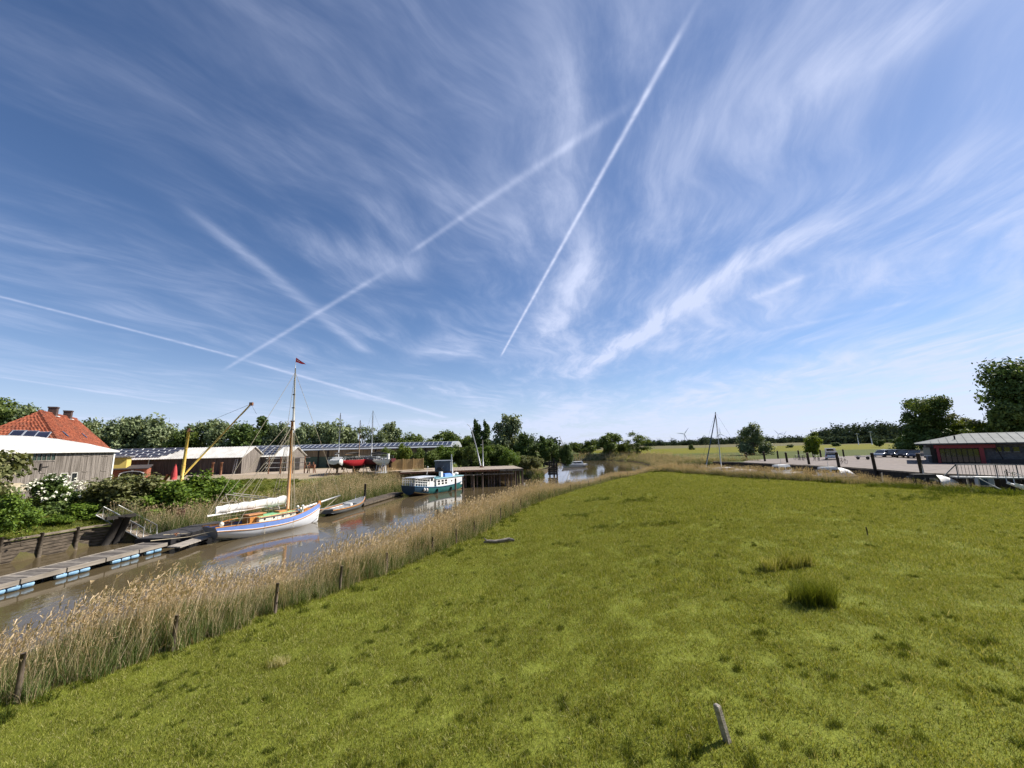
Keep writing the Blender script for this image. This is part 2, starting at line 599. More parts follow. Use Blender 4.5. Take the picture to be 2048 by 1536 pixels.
nb = N.noise(geo.outputs['Position'], 9.0, 4, 0.7)
nc = N.noise(geo.outputs['Position'], 0.12, 4, 0.6)
f = N.m('ADD', N.m('MULTIPLY', na, 0.7), N.m('ADD', N.m('MULTIPLY', nb, 0.6), N.m('MULTIPLY', nc, 0.5)))
f = N.m('ADD', 0.12, N.m('MULTIPLY', f, 0.97))
vm = N.node('ShaderNodeVectorMath', operation='SCALE')
gm.node_tree.links.new(at.outputs['Color'], vm.inputs[0])
gm.node_tree.links.new(f, vm.inputs['Scale'])
gm.node_tree.links.new(vm.outputs[0], b.inputs['Base Color'])
b.inputs['Roughness'].default_value = 0.9
b.inputs['Specular IOR Level'].default_value = 0.1
bn = N.node('ShaderNodeBump')
bn.inputs['Strength'].default_value = 0.7
bn.inputs['Distance'].default_value = 0.08
gm.node_tree.links.new(N.m('ADD', nb, N.m('MULTIPLY', na, 1.5)), bn.inputs['Height'])
gm.node_tree.links.new(bn.outputs[0], b.inputs['Normal'])
terrain = link('ground', me, gm)
tag(terrain, 'green grazed meadow and the flat land around the river', 'ground', kind='structure')

# water: one sheet under the banks
wm = bpy.data.materials.new('muddy_water')
wm.use_nodes = True
N = NT(wm.node_tree)
b = wm.node_tree.nodes['Principled BSDF']
geo = N.node('ShaderNodeNewGeometry')
wn_ = N.noise(geo.outputs['Position'], 0.35, 3, 0.5)
wm.node_tree.links.new(N.mix(wn_, (0.070, 0.053, 0.028, 1), (0.105, 0.080, 0.044, 1)), b.inputs['Base Color'])
b.inputs['Roughness'].default_value = 0.04
b.inputs['IOR'].default_value = 1.33
b.inputs['Specular IOR Level'].default_value = 0.5
mp = N.node('ShaderNodeMapping')
mp.inputs['Rotation'].default_value = (0, 0, 0.5)
mp.inputs['Scale'].default_value = (1.0, 0.45, 1)
wm.node_tree.links.new(geo.outputs['Position'], mp.inputs[0])
h = N.m('ADD', N.noise(mp.outputs[0], 2.2, 3, 0.55), N.m('MULTIPLY', N.noise(mp.outputs[0], 0.5, 2, 0.5), 1.2))
bn = N.node('ShaderNodeBump')
bn.inputs['Strength'].default_value = 0.16
bn.inputs['Distance'].default_value = 0.06
wm.node_tree.links.new(h, bn.inputs['Height'])
wm.node_tree.links.new(bn.outputs[0], b.inputs['Normal'])
ww = MB()
ww.add([(-90, -60, 0), (300, -60, 0), (300, 260, 0), (-90, 260, 0)], [(0, 1, 2, 3)])
tag(ww.build('water', wm), 'brown muddy river water mirroring the sky', 'river', kind='structure')

# the harbour basin lies higher, behind a timber sill
hw_ = MB()
hw_.poly([(x, y, 1.6) for x, y in [(40, 79), (43.2, 74.8), (47.2, 55.4), (45.8, 43.3), (48.8, 37.5), (56, 29), (64, 22), (90, 5), (70, 5), (52, 19), (40.4, 30), (38.5, 36.5), (35, 42), (30, 51.5), (26.5, 61), (23.5, 71), (21.5, 78.6)]])
tag(hw_.build('harbour_water', wm), 'still brown water of the harbour basin', 'water', kind='structure')

# ------------------------------------------------------------------ grass, reeds and tufts: blades by the clump, scattered over the banks
def blades(n, rad, h0, h1, w, lean, seed, tint0, tint1, wind=(0, 0), segs=2, curl=0.35):
    """n tapering blades as quads (n*segs, 4, 3) with a tint each"""
    g = np.random.default_rng(seed)
    a, r = g.uniform(0, 2 * np.pi, n), rad * np.sqrt(g.uniform(0, 1, n))
    base = np.stack([r * np.cos(a), r * np.sin(a), np.full(n, -0.03)], 1)
    hgt = g.uniform(h0, h1, n)
    da = g.uniform(0, 2 * np.pi, n)
    le = g.uniform(0.2, 1.0, n) * lean
    top = np.stack([np.cos(da) * le * hgt + wind[0] * hgt, np.sin(da) * le * hgt + wind[1] * hgt, hgt * np.sqrt(np.clip(1 - le ** 2, .1, 1))], 1)
    sa = g.uniform(0, np.pi, n)
    side = np.stack([np.cos(sa), np.sin(sa), np.zeros(n)], 1) * (w * g.uniform(0.7, 1.3, n))[:, None] * 0.5
    Q, T = [], []
    tt = g.uniform(tint0, tint1, n)
    pos = lambda s: base + top * np.array([1, 1, 0]) * (s ** (1 + curl * 2))[:, None] + np.stack([0 * hgt, 0 * hgt, top[:, 2] * s], 1)
    for k in range(segs):
        s0, s1 = np.full(n, k / segs), np.full(n, (k + 1) / segs)
        p0, p1 = pos(s0), pos(s1)
        w0, w1 = 1 - 0.8 * k / segs, 1 - 0.8 * (k + 1) / segs
        if k == segs - 1: w1 = 0.12
        Q.append(np.stack([p0 - side * w0, p0 + side * w0, p1 + side * w1, p1 - side * w1], 1))
        T.append(tt)
    return np.concatenate(Q), np.concatenate(T)


def clump(name, parts, m):
    V = np.concatenate([p[0] for p in parts]); T = np.concatenate([p[1] for p in parts])
    me = fast_mesh(name, V, 4, T)
    me.materials.append(m)
    return bpy.data.objects.new(name, me)


def scatter_tree():
    t = bpy.data.node_groups.new('scatter', 'GeometryNodeTree')
    t.interface.new_socket('Geometry', in_out='INPUT', socket_type='NodeSocketGeometry')
    t.interface.new_socket('Plants', in_out='INPUT', socket_type='NodeSocketCollection')
    t.interface.new_socket('Geometry', in_out='OUTPUT', socket_type='NodeSocketGeometry')
    gi, go = t.nodes.new('NodeGroupInput'), t.nodes.new('NodeGroupOutput')
    ci = t.nodes.new('GeometryNodeCollectionInfo')
    ci.inputs['Separate Children'].default_value = True
    ci.inputs['Reset Children'].default_value = True
    ip = t.nodes.new('GeometryNodeInstanceOnPoints')
    ip.inputs['Pick Instance'].default_value = True

    def attr(nm, ty):
        a = t.nodes.new('GeometryNodeInputNamedAttribute')
        a.data_type = ty
        a.inputs['Name'].default_value = nm
        return a.outputs['Attribute']
    t.links.new(gi.outputs[0], ip.inputs['Points'])
    t.links.new(gi.outputs[1], ci.inputs[0])
    t.links.new(ci.outputs[0], ip.inputs['Instance'])
    t.links.new(attr('idx', 'INT'), ip.inputs['Instance Index'])
    t.links.new(attr('rot', 'FLOAT_VECTOR'), ip.inputs['Rotation'])
    t.links.new(attr('scl', 'FLOAT_VECTOR'), ip.inputs['Scale'])
    t.links.new(ip.outputs[0], go.inputs[0])
    return t


SCATTER = scatter_tree()


def scatter(name, pts, idx, rotz, scl, clumps, label, cat):
    me = bpy.data.meshes.new(name)
    n = len(pts)
    me.vertices.add(n)
    me.vertices.foreach_set('co', np.asarray(pts, np.float32).ravel())
    a = me.attributes.new('idx', 'INT', 'POINT'); a.data.foreach_set('value', np.asarray(idx, np.int32))
    r = np.zeros((n, 3), np.float32); r[:, 2] = rotz
    a = me.attributes.new('rot', 'FLOAT_VECTOR', 'POINT'); a.data.foreach_set('vector', r.ravel())
    s = np.asarray(scl, np.float32)
    if s.ndim == 1: s = np.repeat(s[:, None], 3, 1)
    a = me.attributes.new('scl', 'FLOAT_VECTOR', 'POINT'); a.data.foreach_set('vector', np.ascontiguousarray(s).ravel())
    o = link(name, me)
    cl = bpy.data.collections.new(name + '_clumps')
    for i, c in enumerate(clumps):
        c.name = '%s_clump_%02d' % (name, i)
        cl.objects.link(c)
    md = o.modifiers.new('scatter', 'NODES')
    md.node_group = SCATTER
    md[[s for s in SCATTER.interface.items_tree if s.name == 'Plants'][0].identifier] = cl
    return tag(o, label, cat, kind='stuff')


def spread(n, x0, x1, y0, y1, g):
    return g.uniform(x0, x1, n), g.uniform(y0, y1, n)


GRASS = leaf_mat('grass_blade', (.024, .042, .008), [(.148, .182, .022), (.300, .312, .054), (.58, .51, .30)], 0.35, 0.65, 0.12)
REED = leaf_mat('reed_stalk', (.045, .085, .022), [(.125, .180, .050), (.50, .37, .22), (.74, .60, .42)], 0.22, 0.7, 0.12)

g = np.random.default_rng(11)
gcl = []
for k in range(6):      # short turf, 0.3 m across
    gcl.append(clump('turf', [blades(150, .34, .03, .105, .012, .95, 100 + k, .08, .80), blades(8, .3, .04, .12, .009, 1.0, 140 + k, .8, 1.0, segs=2)], GRASS))
for k in range(4):      # darker tufts that the cattle leave
    gcl.append(clump('tuft', [blades(110, .11, .08, .20, .012, .85, 200 + k, .0, .26), blades(10, .14, .1, .22, .01, .9, 240 + k, .3, .6)], GRASS))
gcl.append(clump('straw', [blades(3, .1, .15, .4, .009, 1.0, 300, .9, 1.0, segs=3)], GRASS))
P, I, S = [], [], []


def lay(n, box, idxs, s0, s1, keep=None):
    X, Y = spread(n, *box, g)
    Z, d, D, l, q = ground(X, Y)
    ok = (~l) & (~q) & (d > 0) & (D['M'] > 4.0) & (D['B'] > 1.0) & (np.abs(X) < 1.42 * Y + 2) & (Z > 0.9)
    if keep is not None: ok &= keep(X, Y)
    P.append(np.stack([X, Y, Z], 1)[ok]); m = ok.sum()
    I.append(g.choice(idxs, m)); S.append(g.uniform(s0, s1, m))


tur, tuf = [0, 1, 2, 3, 4, 5], [6, 7, 8, 9]
lay(9500, (-16, 24, 5.5, 14), tur, .8, 1.3)
lay(9500, (-14, 34, 14, 26), tur, 1.1, 1.8)
lay(9500, (-8, 42, 26, 46), tur, 1.6, 2.6)
lay(8000, (-2, 44, 46, 82), tur, 2.2, 3.4)
patchy = lambda X, Y: vnoise(X, Y, 5.0, 5) * 0.35 + vnoise(X, Y, 0.6, 6) * 0.65 > 0.62
lay(3000, (-16, 26, 5.5, 16), tuf, .35, .95, patchy)
lay(3000, (-14, 40, 16, 34), tuf, .4, 1.0, patchy)
lay(2600, (-6, 46, 34, 80), tuf, .5, 1.1, patchy)
lay(1100, (-16, 26, 5.5, 28), [10], .5, 1.2)
lay(5200, (-17, 12, 6, 44), tuf + tur + [10], .9, 2.1, lambda X, Y: ground(X, Y)[2]['M'] < 5.0 + 1.1 * vnoise(X, Y, 1.1, 19))
for (wx_, wy_, wr, wn_) in ((8.5, 42.5, 2.4, 60), (11.5, 38.0, 2.0, 50), (5.8, 34.0, 2.0, 30), (6.2, 28.0, 1.6, 22), (9.6, 26.5, 1.4, 20), (3.0, 24.0, 1.0, 10),
                            (34, 31, 3, 60), (30, 30, 3, 40)):
    X, Y = wx_ + g.normal(0, wr * .45, wn_), wy_ + g.normal(0, wr * .3, wn_)
    P.append(np.stack([X, Y, ground(X, Y)[0]], 1)); I.append(g.choice(tuf, wn_)); S.append(g.uniform(.9, 1.9, wn_))
lay(1500, (20, 48, 24, 80), tuf, 2.0, 3.6, lambda X, Y: (lambda B: (B > 3.6) & (B < 5.4))(ground(X, Y)[2]['B']))
lay(900, (28, 50, 22, 42), tuf, 2.2, 4.2, lambda X, Y: (lambda B: (B > 1.0) & (B < 6.5))(ground(X, Y)[2]['B']) & (Y < 38))
X, Y = spread(9000, -62, -26, 22, 62, g)
Z, d, D, l, q = ground(X, Y)
ok = l & (D['L'] > .6)
P.append(np.stack([X, Y, Z], 1)[ok]); I.append(g.choice(tur + tur + tuf, ok.sum())); S.append(g.uniform(1.2, 2.6, ok.sum()))
P, I, S = np.concatenate(P), np.concatenate(I), np.concatenate(S)
scatter('meadow_grass', P, I, g.uniform(0, 6.28, len(P)), S, gcl, 'short green meadow grass with darker tufts and straw', 'grass')


def reed_clump(seed, n=10, h0=.95, h1=2.35, green=62, wind=(.20, 0.0), plume=.55, gh=1.3):
    g = np.random.default_rng(seed)
    parts = [blades(n, .42, h0, h1, .015, .34, seed, .62, .98, wind, 3, .25)]
    parts.append(blades(n, .42, .4, 1.1, .014, .4, seed + 3, .58, .95, wind, 2, .3))
    parts.append(blades(green, .42, .40 * gh, 1.0 * gh, .022, .45, seed + 1, .05, .45, (.05, 0), 2, .4))
    parts.append(blades(12, .42, .3, 1.0, .014, .95, seed + 2, .6, .9, (0, 0), 2, .5))
    k = int(n * plume)          # feathery heads on the taller stalks
    V, T = blades(n, .42, h0, h1, .015, .34, seed, .62, .98, wind, 3, .25)
    tips = V[2 * n:, 2:].mean(1)
    tips = tips[np.argsort(-tips[:, 2])[:k]]
    Q, TT = [], []
    for p in tips:
        for _ in range(4):
            d = np.array([g.uniform(.1, .9) * .10, g.normal(0, .04), g.uniform(-.02, .16)])
            s = np.array([g.normal(), g.normal(), g.normal() * .3]); s = s / np.linalg.norm(s) * .016
            b0 = p - np.array([0, 0, g.uniform(0, .12)])
            Q.append([b0 - s * .4, b0 + s * .4, b0 + d + s, b0 + d - s]); TT.append(g.uniform(.55, .8))
    parts.append((np.array(Q), np.array(TT)))
    return clump('reed', parts, REED)


rcl = [reed_clump(500 + 10 * k) for k in range(8)]


def reeds_along(g, box, n, cond, keep_p=None):
    X, Y = spread(n, *box, g)
    Z, d, D, l, q = ground(X, Y)
    ok = cond(X, Y, Z, d, D, l, q)
    return np.stack([X, Y, Z], 1)[ok], D


g = np.random.default_rng(21)
X, Y = g.uniform(-22, 24, 60000), g.uniform(3, 84, 60000)
Z, d, D, l, q = ground(X, Y)
M = D['M']
den = np.where(M < 4.1, 1.0, 0.6) * smoothstep(0.10, 0.6, vnoise(X, Y, 1.6, 9) + 0.25)
ok = (~l) & (~q) & (d > -0.35) & (M < 4.55) & (g.uniform(0, 1, len(X)) < 0.95 * den) & (D['B'] > -1)
Pt = np.stack([X, Y, Z], 1)[ok]
sc = (.70 + .5 * vnoise(Pt[:, 0], Pt[:, 1], 2.3, 14) + g.uniform(-.1, .15, len(Pt)))[:, None] * np.array([1, 1, 1.0]) * np.where(M[ok] > 3.8, .6, 1.0)[:, None] * (1 - .38 * smoothstep(48, 66, Pt[:, 1]))[:, None]
scatter('river_reeds', Pt, g.integers(0, 8, len(Pt)), g.normal(0.2, .75, len(Pt)), sc, rcl,
        'dry beige reeds with green shoots between the meadow fence and the river', 'reeds')

rcl2 = [reed_clump(700 + 10 * k, 16, 1.2, 1.9, 30, (.04, .02), .7, 1.25) for k in range(6)]
X, Y = g.uniform(14, 48, 26000), g.uniform(24, 84, 26000)
Z, d, D, l, q = ground(X, Y)
ok = (~l) & (~q) & (d > -0.3) & (D['B'] < 4.6) & (D['B'] > 0.6) & (g.uniform(0, 1, len(X)) < .85) & (Y > 33)
Pt = np.stack([X, Y, Z], 1)[ok]
sc = g.uniform(.58, .90, len(Pt)) * (1 - .25 * smoothstep(58, 70, Pt[:, 1])) * (0.45 + 0.55 * smoothstep(35, 44, Y[ok]))
scatter('harbour_reeds', Pt, g.integers(0, 6, len(Pt)), g.uniform(0, 6.28, len(Pt)), sc, rcl2,
        'reddish beige reed strip between the meadow and the harbour basin', 'reeds')

rcl3 = [reed_clump(900 + 10 * k, 9, 1.5, 2.2, 90, (.05, .02), .5, 1.6) for k in range(6)]
X, Y = g.uniform(-40, 10, 26000), g.uniform(36, 100, 26000)
Z, d, D, l, q = ground(X, Y)
ok = l & (d > -0.5) & (D['L'] < 8.0) & (Y < 79) & (X < -11) & ((X > -37) | (Y > 47)) & (Y > 35.8) & ((X > -30) | (D['L'] < 3.2)) & (g.uniform(0, 1, len(X)) < .9)
ok2 = l & (d > -0.3) & (D['L'] < 6) & (Y > 90.5) & (X > 3.0) & (g.uniform(0, 1, len(X)) < .7)
ok |= ok2
Pt = np.stack([X, Y, Z], 1)[ok]
scatter('bank_reeds', Pt, g.integers(0, 6, len(Pt)), g.uniform(0, 6.28, len(Pt)), g.uniform(.75, 1.05, len(Pt)), rcl3,
        'green and beige reed bed on the bank below the boatyard', 'reeds')
X, Y = g.uniform(20, 120, 16000), g.uniform(80, 215, 16000)
Z, d, D, l, q = ground(X, Y)
ok = (((~l) & q & (d > 0) & (D['Q'] < 9)) | (l & (D['L'] < 8) & (Y > 100) & (d > 0))) & (np.abs(X) < 1.4 * Y)
Pt = np.stack([X, Y, Z], 1)[ok]
scatter('far_reeds', Pt, g.integers(0, 6, len(Pt)), g.uniform(0, 6.28, len(Pt)), g.uniform(.8, 1.3, len(Pt)), [reed_clump(1100 + 10 * k, 14, .8, 1.5, 40, (.03, 0), .3, 1.0) for k in range(6)],
        'rough grass and reeds on the far river bank', 'reeds')

# ------------------------------------------------------------------ trees and bushes
def leaf_quads(c, n_out, size, g, asp=1.7):
    """rhombic leaves at points c, facing roughly along n_out"""
    n = len(c)
    nr = n_out * 0.75 + g.normal(0, .55, (n, 3)) + np.array([0, 0, .25])
    nr /= np.linalg.norm(nr, axis=1, keepdims=True) + 1e-9
    u = np.cross(nr, g.normal(0, 1, (n, 3)))
    u /= np.linalg.norm(u, axis=1, keepdims=True) + 1e-9
    v = np.cross(nr, u)
    s = (size * g.uniform(.6, 1.35, n))[:, None]
    return np.stack([c - u * s * .5 * asp, c - v * s * .5, c + u * s * .5 * asp, c + v * s * .5], 1)


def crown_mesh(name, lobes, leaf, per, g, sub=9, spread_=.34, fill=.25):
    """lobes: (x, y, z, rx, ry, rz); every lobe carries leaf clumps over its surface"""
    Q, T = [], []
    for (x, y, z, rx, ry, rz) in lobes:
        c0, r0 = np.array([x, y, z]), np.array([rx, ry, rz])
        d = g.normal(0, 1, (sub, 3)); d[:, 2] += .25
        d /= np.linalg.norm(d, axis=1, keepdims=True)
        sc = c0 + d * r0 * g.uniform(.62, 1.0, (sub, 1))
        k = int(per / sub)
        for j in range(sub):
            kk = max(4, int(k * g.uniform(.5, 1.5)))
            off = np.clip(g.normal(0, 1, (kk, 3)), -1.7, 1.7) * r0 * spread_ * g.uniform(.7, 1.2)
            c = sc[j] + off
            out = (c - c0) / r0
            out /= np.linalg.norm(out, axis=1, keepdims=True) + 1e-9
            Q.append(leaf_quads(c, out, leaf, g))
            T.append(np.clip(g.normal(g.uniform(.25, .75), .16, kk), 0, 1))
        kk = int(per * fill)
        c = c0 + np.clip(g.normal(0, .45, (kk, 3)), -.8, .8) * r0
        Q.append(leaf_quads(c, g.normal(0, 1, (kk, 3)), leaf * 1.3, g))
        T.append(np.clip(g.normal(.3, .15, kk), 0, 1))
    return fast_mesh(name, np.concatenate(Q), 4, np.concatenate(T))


def trunk_mesh(h, r, tips, g, forks=2):
    mb = MB()
    top = Vector((g.normal(0, .02) * h, g.normal(0, .02) * h, h * .55))
    mb.path([(0, 0, -.3), Vector((0, 0, h * .15)) + Vector((g.normal(0, .01) * h, 0, 0)), top * .7, top], [r * 1.25, r, r * .75, r * .45], 7)
    for t in tips:
        t = Vector(t)
        s = Vector((0, 0, h * .12)).lerp(top, g.uniform(.25, .95))
        m = s.lerp(t, .5) + Vector((0, 0, .06 * h))
        mb.path([s, m, t], [r * .42, r * .28, r * .08], 5)
    return mb.mesh('trunk')


BARK = mat('bark', (.12, .095, .07), .9, var=.3, scale=4, stretch=(1, 1, .3), bump=.5)
LV = {
    'willow': leaf_mat('leaf_willow', (0.061, 0.089, 0.038), [(0.155, 0.196, 0.089), (0.311, 0.344, 0.189)], .22),
    'oak': leaf_mat('leaf_oak', (0.038, 0.065, 0.014), [(0.108, 0.155, 0.030), (0.223, 0.263, 0.061)], .25),
    'alder': leaf_mat('leaf_alder', (0.027, 0.054, 0.014), [(0.078, 0.124, 0.027), (0.169, 0.223, 0.054)], .22),
    'fresh': leaf_mat('leaf_fresh', (0.061, 0.101, 0.014), [(0.149, 0.203, 0.024), (0.270, 0.311, 0.047)], .35),
    'shrub': leaf_mat('leaf_shrub', (0.038, 0.074, 0.011), [(0.115, 0.189, 0.022), (0.223, 0.297, 0.043)], .3),
    'thorn': leaf_mat('leaf_thorn', (0.061, 0.078, 0.022), [(0.162, 0.176, 0.061), (0.324, 0.304, 0.149)], .25),
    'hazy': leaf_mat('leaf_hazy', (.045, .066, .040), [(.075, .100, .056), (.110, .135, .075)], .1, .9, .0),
}
VARIANTS = {}


def variant(kind, k):
    """crown and trunk meshes for a tree 10 m high and about 8 m wide"""
    key = (kind, k)
    if key in VARIANTS: return VARIANTS[key]
    g = np.random.default_rng(hash(kind) % 1000 * 0 + sum(map(ord, kind)) * 31 + k)
    lobes = []
    if kind == 'poplar':
        for i in range(16):
            z = 1.6 + 8.0 * i / 15
            r = 1.25 * math.sin(min(1, (z - .6) / 4.5) * 1.57) * (1 - .72 * max(0, (z - 6) / 4) ** 1.5)
            lobes.append((g.normal(0, .35), g.normal(0, .35), z, r, r, .9))
        cm, tr = crown_mesh('crown', lobes, .30, 190, g, 6), trunk_mesh(10, .22, [(0, 0, 8)], g)
    elif kind in ('airy',):
        for i in range(22):
            a, rr, z = g.uniform(0, 6.28), g.uniform(.3, 3.6), g.uniform(.9, 9.2)
            rr *= 1 - .5 * abs(z - 5.5) / 4
            s = g.uniform(.55, 1.15)
            lobes.append((rr * math.cos(a), rr * math.sin(a), z, s * 1.15, s * 1.15, s * .85))
        cm, tr = crown_mesh('crown', lobes, .26, 130, g, 6, .42, .1), trunk_mesh(10, .20, [l[:3] for l in lobes], g)
    elif kind == 'bush':
        for i in range(16):
            a, rr = g.uniform(0, 6.28), 3.5 * math.sqrt(g.uniform(0, 1))
            z = g.uniform(1.2, 8.3) * (1 - .45 * (rr / 4.2) ** 2)
            s = g.uniform(1.1, 2.0)
            lobes.append((rr * math.cos(a), rr * math.sin(a), z, s, s, s * .95))
        cm, tr = crown_mesh('crown', lobes, .30, 560, g, 12, .33), trunk_mesh(8, .18, [l[:3] for l in lobes[:9]], g)
    else:
        n = 17
        for i in range(n):
            a, z = g.uniform(0, 6.28), g.uniform(1.5, 8.6)
            env = 3.4 * math.sqrt(max(.05, 1 - ((z - 4.9) / 4.6) ** 2))
            rr = env * math.sqrt(g.uniform(.15, 1)) * .85
            s = g.uniform(1.0, 1.75)
            lobes.append((rr * math.cos(a), rr * math.sin(a), z, s * 1.05, s * 1.05, s * .85))
        lobes.append((0, 0, 6.2, 2.2, 2.2, 2.4))
        cm, tr = crown_mesh('crown', lobes, .34 if kind != 'big' else .20, 260 if kind != 'big' else 640, g, 10 if kind != 'big' else 16, .33 if kind != 'big' else .28), trunk_mesh(10, .26, [l[:3] for l in lobes[:8]], g)
    VARIANTS[key] = (cm, tr)
    return VARIANTS[key]


def tree(name, kind, k, leaves, px, top, depth, wpx, label, cat='tree', group=None, base=None, zb=None, rz=None):
    """a tree whose top the photograph shows at (px, top), standing at that depth, wpx wide"""
    cm, tr = variant(kind, k)
    p = at_y(px, top, depth)
    z0 = gz(p.x, p.y) if zb is None else zb
    H, Wd = p.z - z0, wpx / F_PX * depth
    e = empty(name, (p.x, p.y, z0), (px * 1.37) % 6.28 if rz is None else rz, label, cat, group)
    if (kind, k, 'size') not in VARIANTS:
        co = np.empty(len(cm.vertices) * 3, np.float32); cm.vertices.foreach_get('co', co); co = co.reshape(-1, 3)
        VARIANTS[(kind, k, 'size')] = (2 * np.percentile(np.abs(co[:, :2]), 99.6), np.percentile(co[:, 2], 99.7))
    ext, tall = VARIANTS[(kind, k, 'size')]
    sx, sz = Wd / ext, H / tall
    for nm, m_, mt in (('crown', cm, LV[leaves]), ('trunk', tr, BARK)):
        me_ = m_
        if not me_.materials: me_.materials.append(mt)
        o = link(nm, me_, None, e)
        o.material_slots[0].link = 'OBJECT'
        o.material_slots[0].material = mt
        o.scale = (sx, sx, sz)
    return e


ORD = ['first', 'second', 'third', 'fourth', 'fifth', 'sixth', 'seventh', 'eighth', 'ninth', 'tenth', 'eleventh', 'twelfth', 'thirteenth',
       'fourteenth', 'fifteenth', 'sixteenth', 'seventeenth', 'eighteenth', 'nineteenth', 'twentieth', 'twenty-first', 'twenty-second',
       'twenty-third', 'twenty-fourth', 'twenty-fifth', 'twenty-sixth', 'twenty-seventh', 'twenty-eighth', 'twenty-ninth', 'thirtieth']
row = [(170, 840, 62, 'willow'), (205, 850, 56, 'willow'), (247, 836, 66, 'willow'), (297, 834, 74, 'willow'), (330, 842, 62, 'willow'), (372, 858, 56, 'oak'),
       (412, 840, 72, 'willow'), (455, 845, 62, 'willow'), (492, 848, 56, 'alder'), (524, 836, 62, 'alder'), (560, 846, 50, 'willow'),
       (610, 846, 48, 'willow'), (637, 846, 42, 'willow'), (668, 844, 52, 'willow'), (702, 852, 34, 'willow'), (729, 852, 46, 'willow'),
       (756, 862, 34, 'willow'), (786, 846, 46, 'willow'), (826, 868, 54, 'oak'), (864, 870, 56, 'oak'), (900, 862, 58, 'oak'), (930, 872, 44, 'oak')]
for i, (x, y, w, lf) in enumerate(row):
    tree('row_tree', 'broad' if i % 4 != 3 else 'airy' if x > 690 and x < 740 else 'broad', i % 5, lf, x, y, 124 + (i * 7) % 11, w * 1.12,
         '%s from the red roof in the row of %s trees behind the sheds' % (ORD[i], 'grey-green' if lf == 'willow' else 'dark green'),
         group='trees behind the boatyard sheds', zb=2.6)
for i, x in enumerate((952, 971)):
    tree('poplar', 'poplar', i, 'alder', x, 840 + i * 2, 118, 24, ('slender dark poplar nearer the shed roofs of the tall pair', 'slender dark poplar of the pair, beside the tallest round tree')[i], group='pair of poplars', zb=2.4)
tree('tall_tree', 'broad', 2, 'willow', 1013, 830, 110, 66, 'tallest round grey-green tree beside the two poplars', zb=2.4)
mid = [(1052, 866, 50, 'alder', 'broad'), (1086, 872, 30, 'alder', 'poplar'), (1102, 880, 42, 'alder', 'broad'), (1130, 888, 34, 'alder', 'bush')]
for i, (x, y, w, lf, kd) in enumerate(mid):
    tree('riverside_tree', kd, i, lf, x, y, 104, w, ORD[i] + ' dark tree right of the tallest tree, along the river', group='dark trees at the river bend', zb=2.2)
tree('round_river_tree', 'bush', 1, 'oak', 1164, 881, 206, 60, 'broad rounded tree behind the white cruiser', zb=1.8)
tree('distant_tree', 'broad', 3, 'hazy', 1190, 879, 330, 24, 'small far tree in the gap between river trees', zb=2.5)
tree('open_tree', 'broad', 1, 'oak', 1219, 866, 196, 54, 'loose open tree on the far bank, nearer the cruiser', group='open trees on the far bank', zb=1.2)
tree('open_tree', 'bush', 1, 'oak', 1247, 884, 198, 40, 'short thin tree between two open trees on the far bank', group='open trees on the far bank', zb=1.2)
tree('open_tree', 'airy', 2, 'oak', 1272, 864, 190, 56, 'loose open tree on the far bank with a tall bare stem', group='open trees on the far bank', zb=1.2)
for i, (x, y, w, lf) in enumerate([(778, 896, 30, 'oak'), (808, 888, 34, 'fresh'), (838, 897, 34, 'oak'), (866, 900, 36, 'oak'), (892, 892, 38, 'shrub'), (918, 890, 40, 'oak'), (942, 889, 38, 'oak'),
                                   (966, 893, 40, 'shrub'), (992, 890, 42, 'oak'), (1016, 898, 42, 'shrub'), (1037, 905, 30, 'oak')]):
    tree('yard_tree', 'bush', i % 4, lf, x, y, 92 + (i % 3) * 2, w * 1.1, '%s bushy tree from the ochre fence along the yard edge' % ORD[i], group='bushy trees along the yard', zb=3.0 if x < 900 else 2.6)
for i, (x, y, w) in enumerate([(1052, 912, 34), (1075, 914, 30)]):
    tree('low_bush', 'bush', i, 'thorn', x, y, 93, w, ('low olive bush at the end of the pier lawn', 'low olive bush nearest the wooden sluice')[i], 'bush', 'low bushes by the pier end', zb=2.0)
# right of the river
tree('willow_tree', 'bush', 2, 'willow', 1501, 848, 138, 60, 'round grey-green tree standing alone by the yellow field', zb=2.6)
tree('lime_tree', 'broad', 4, 'fresh', 1620, 865, 98, 34, 'small bright yellow-green tree behind the harbour', zb=3.2)
tree('old_tree', 'big', 1, 'oak', 1844, 795, 96, 88, 'tall dark tree with gaps beside the low grey roof', zb=3.2, rz=1.0)
tree('undergrowth_tree', 'bush', 2, 'alder', 1838, 848, 94, 86, 'dark undergrowth tree at the foot of the tall tree', zb=3.2)
tree('pale_tree', 'airy', 2, 'thorn', 1918, 826, 92, 66, 'pale half-bare tree behind the grey roof', zb=3.2)
tree('roof_bush', 'bush', 0, 'fresh', 1945, 842, 88, 84, 'yellow-green bushy tree just above the grey roof', zb=3.2)
tree('dark_tree', 'big', 0, 'alder', 2040, 722, 82, 150, 'very tall dark tree cut by the edge of the picture', zb=3.2)
tree('edge_bush', 'bush', 3, 'oak', 2036, 803, 78, 110, 'green tree in front of the very tall dark tree', zb=3.2)
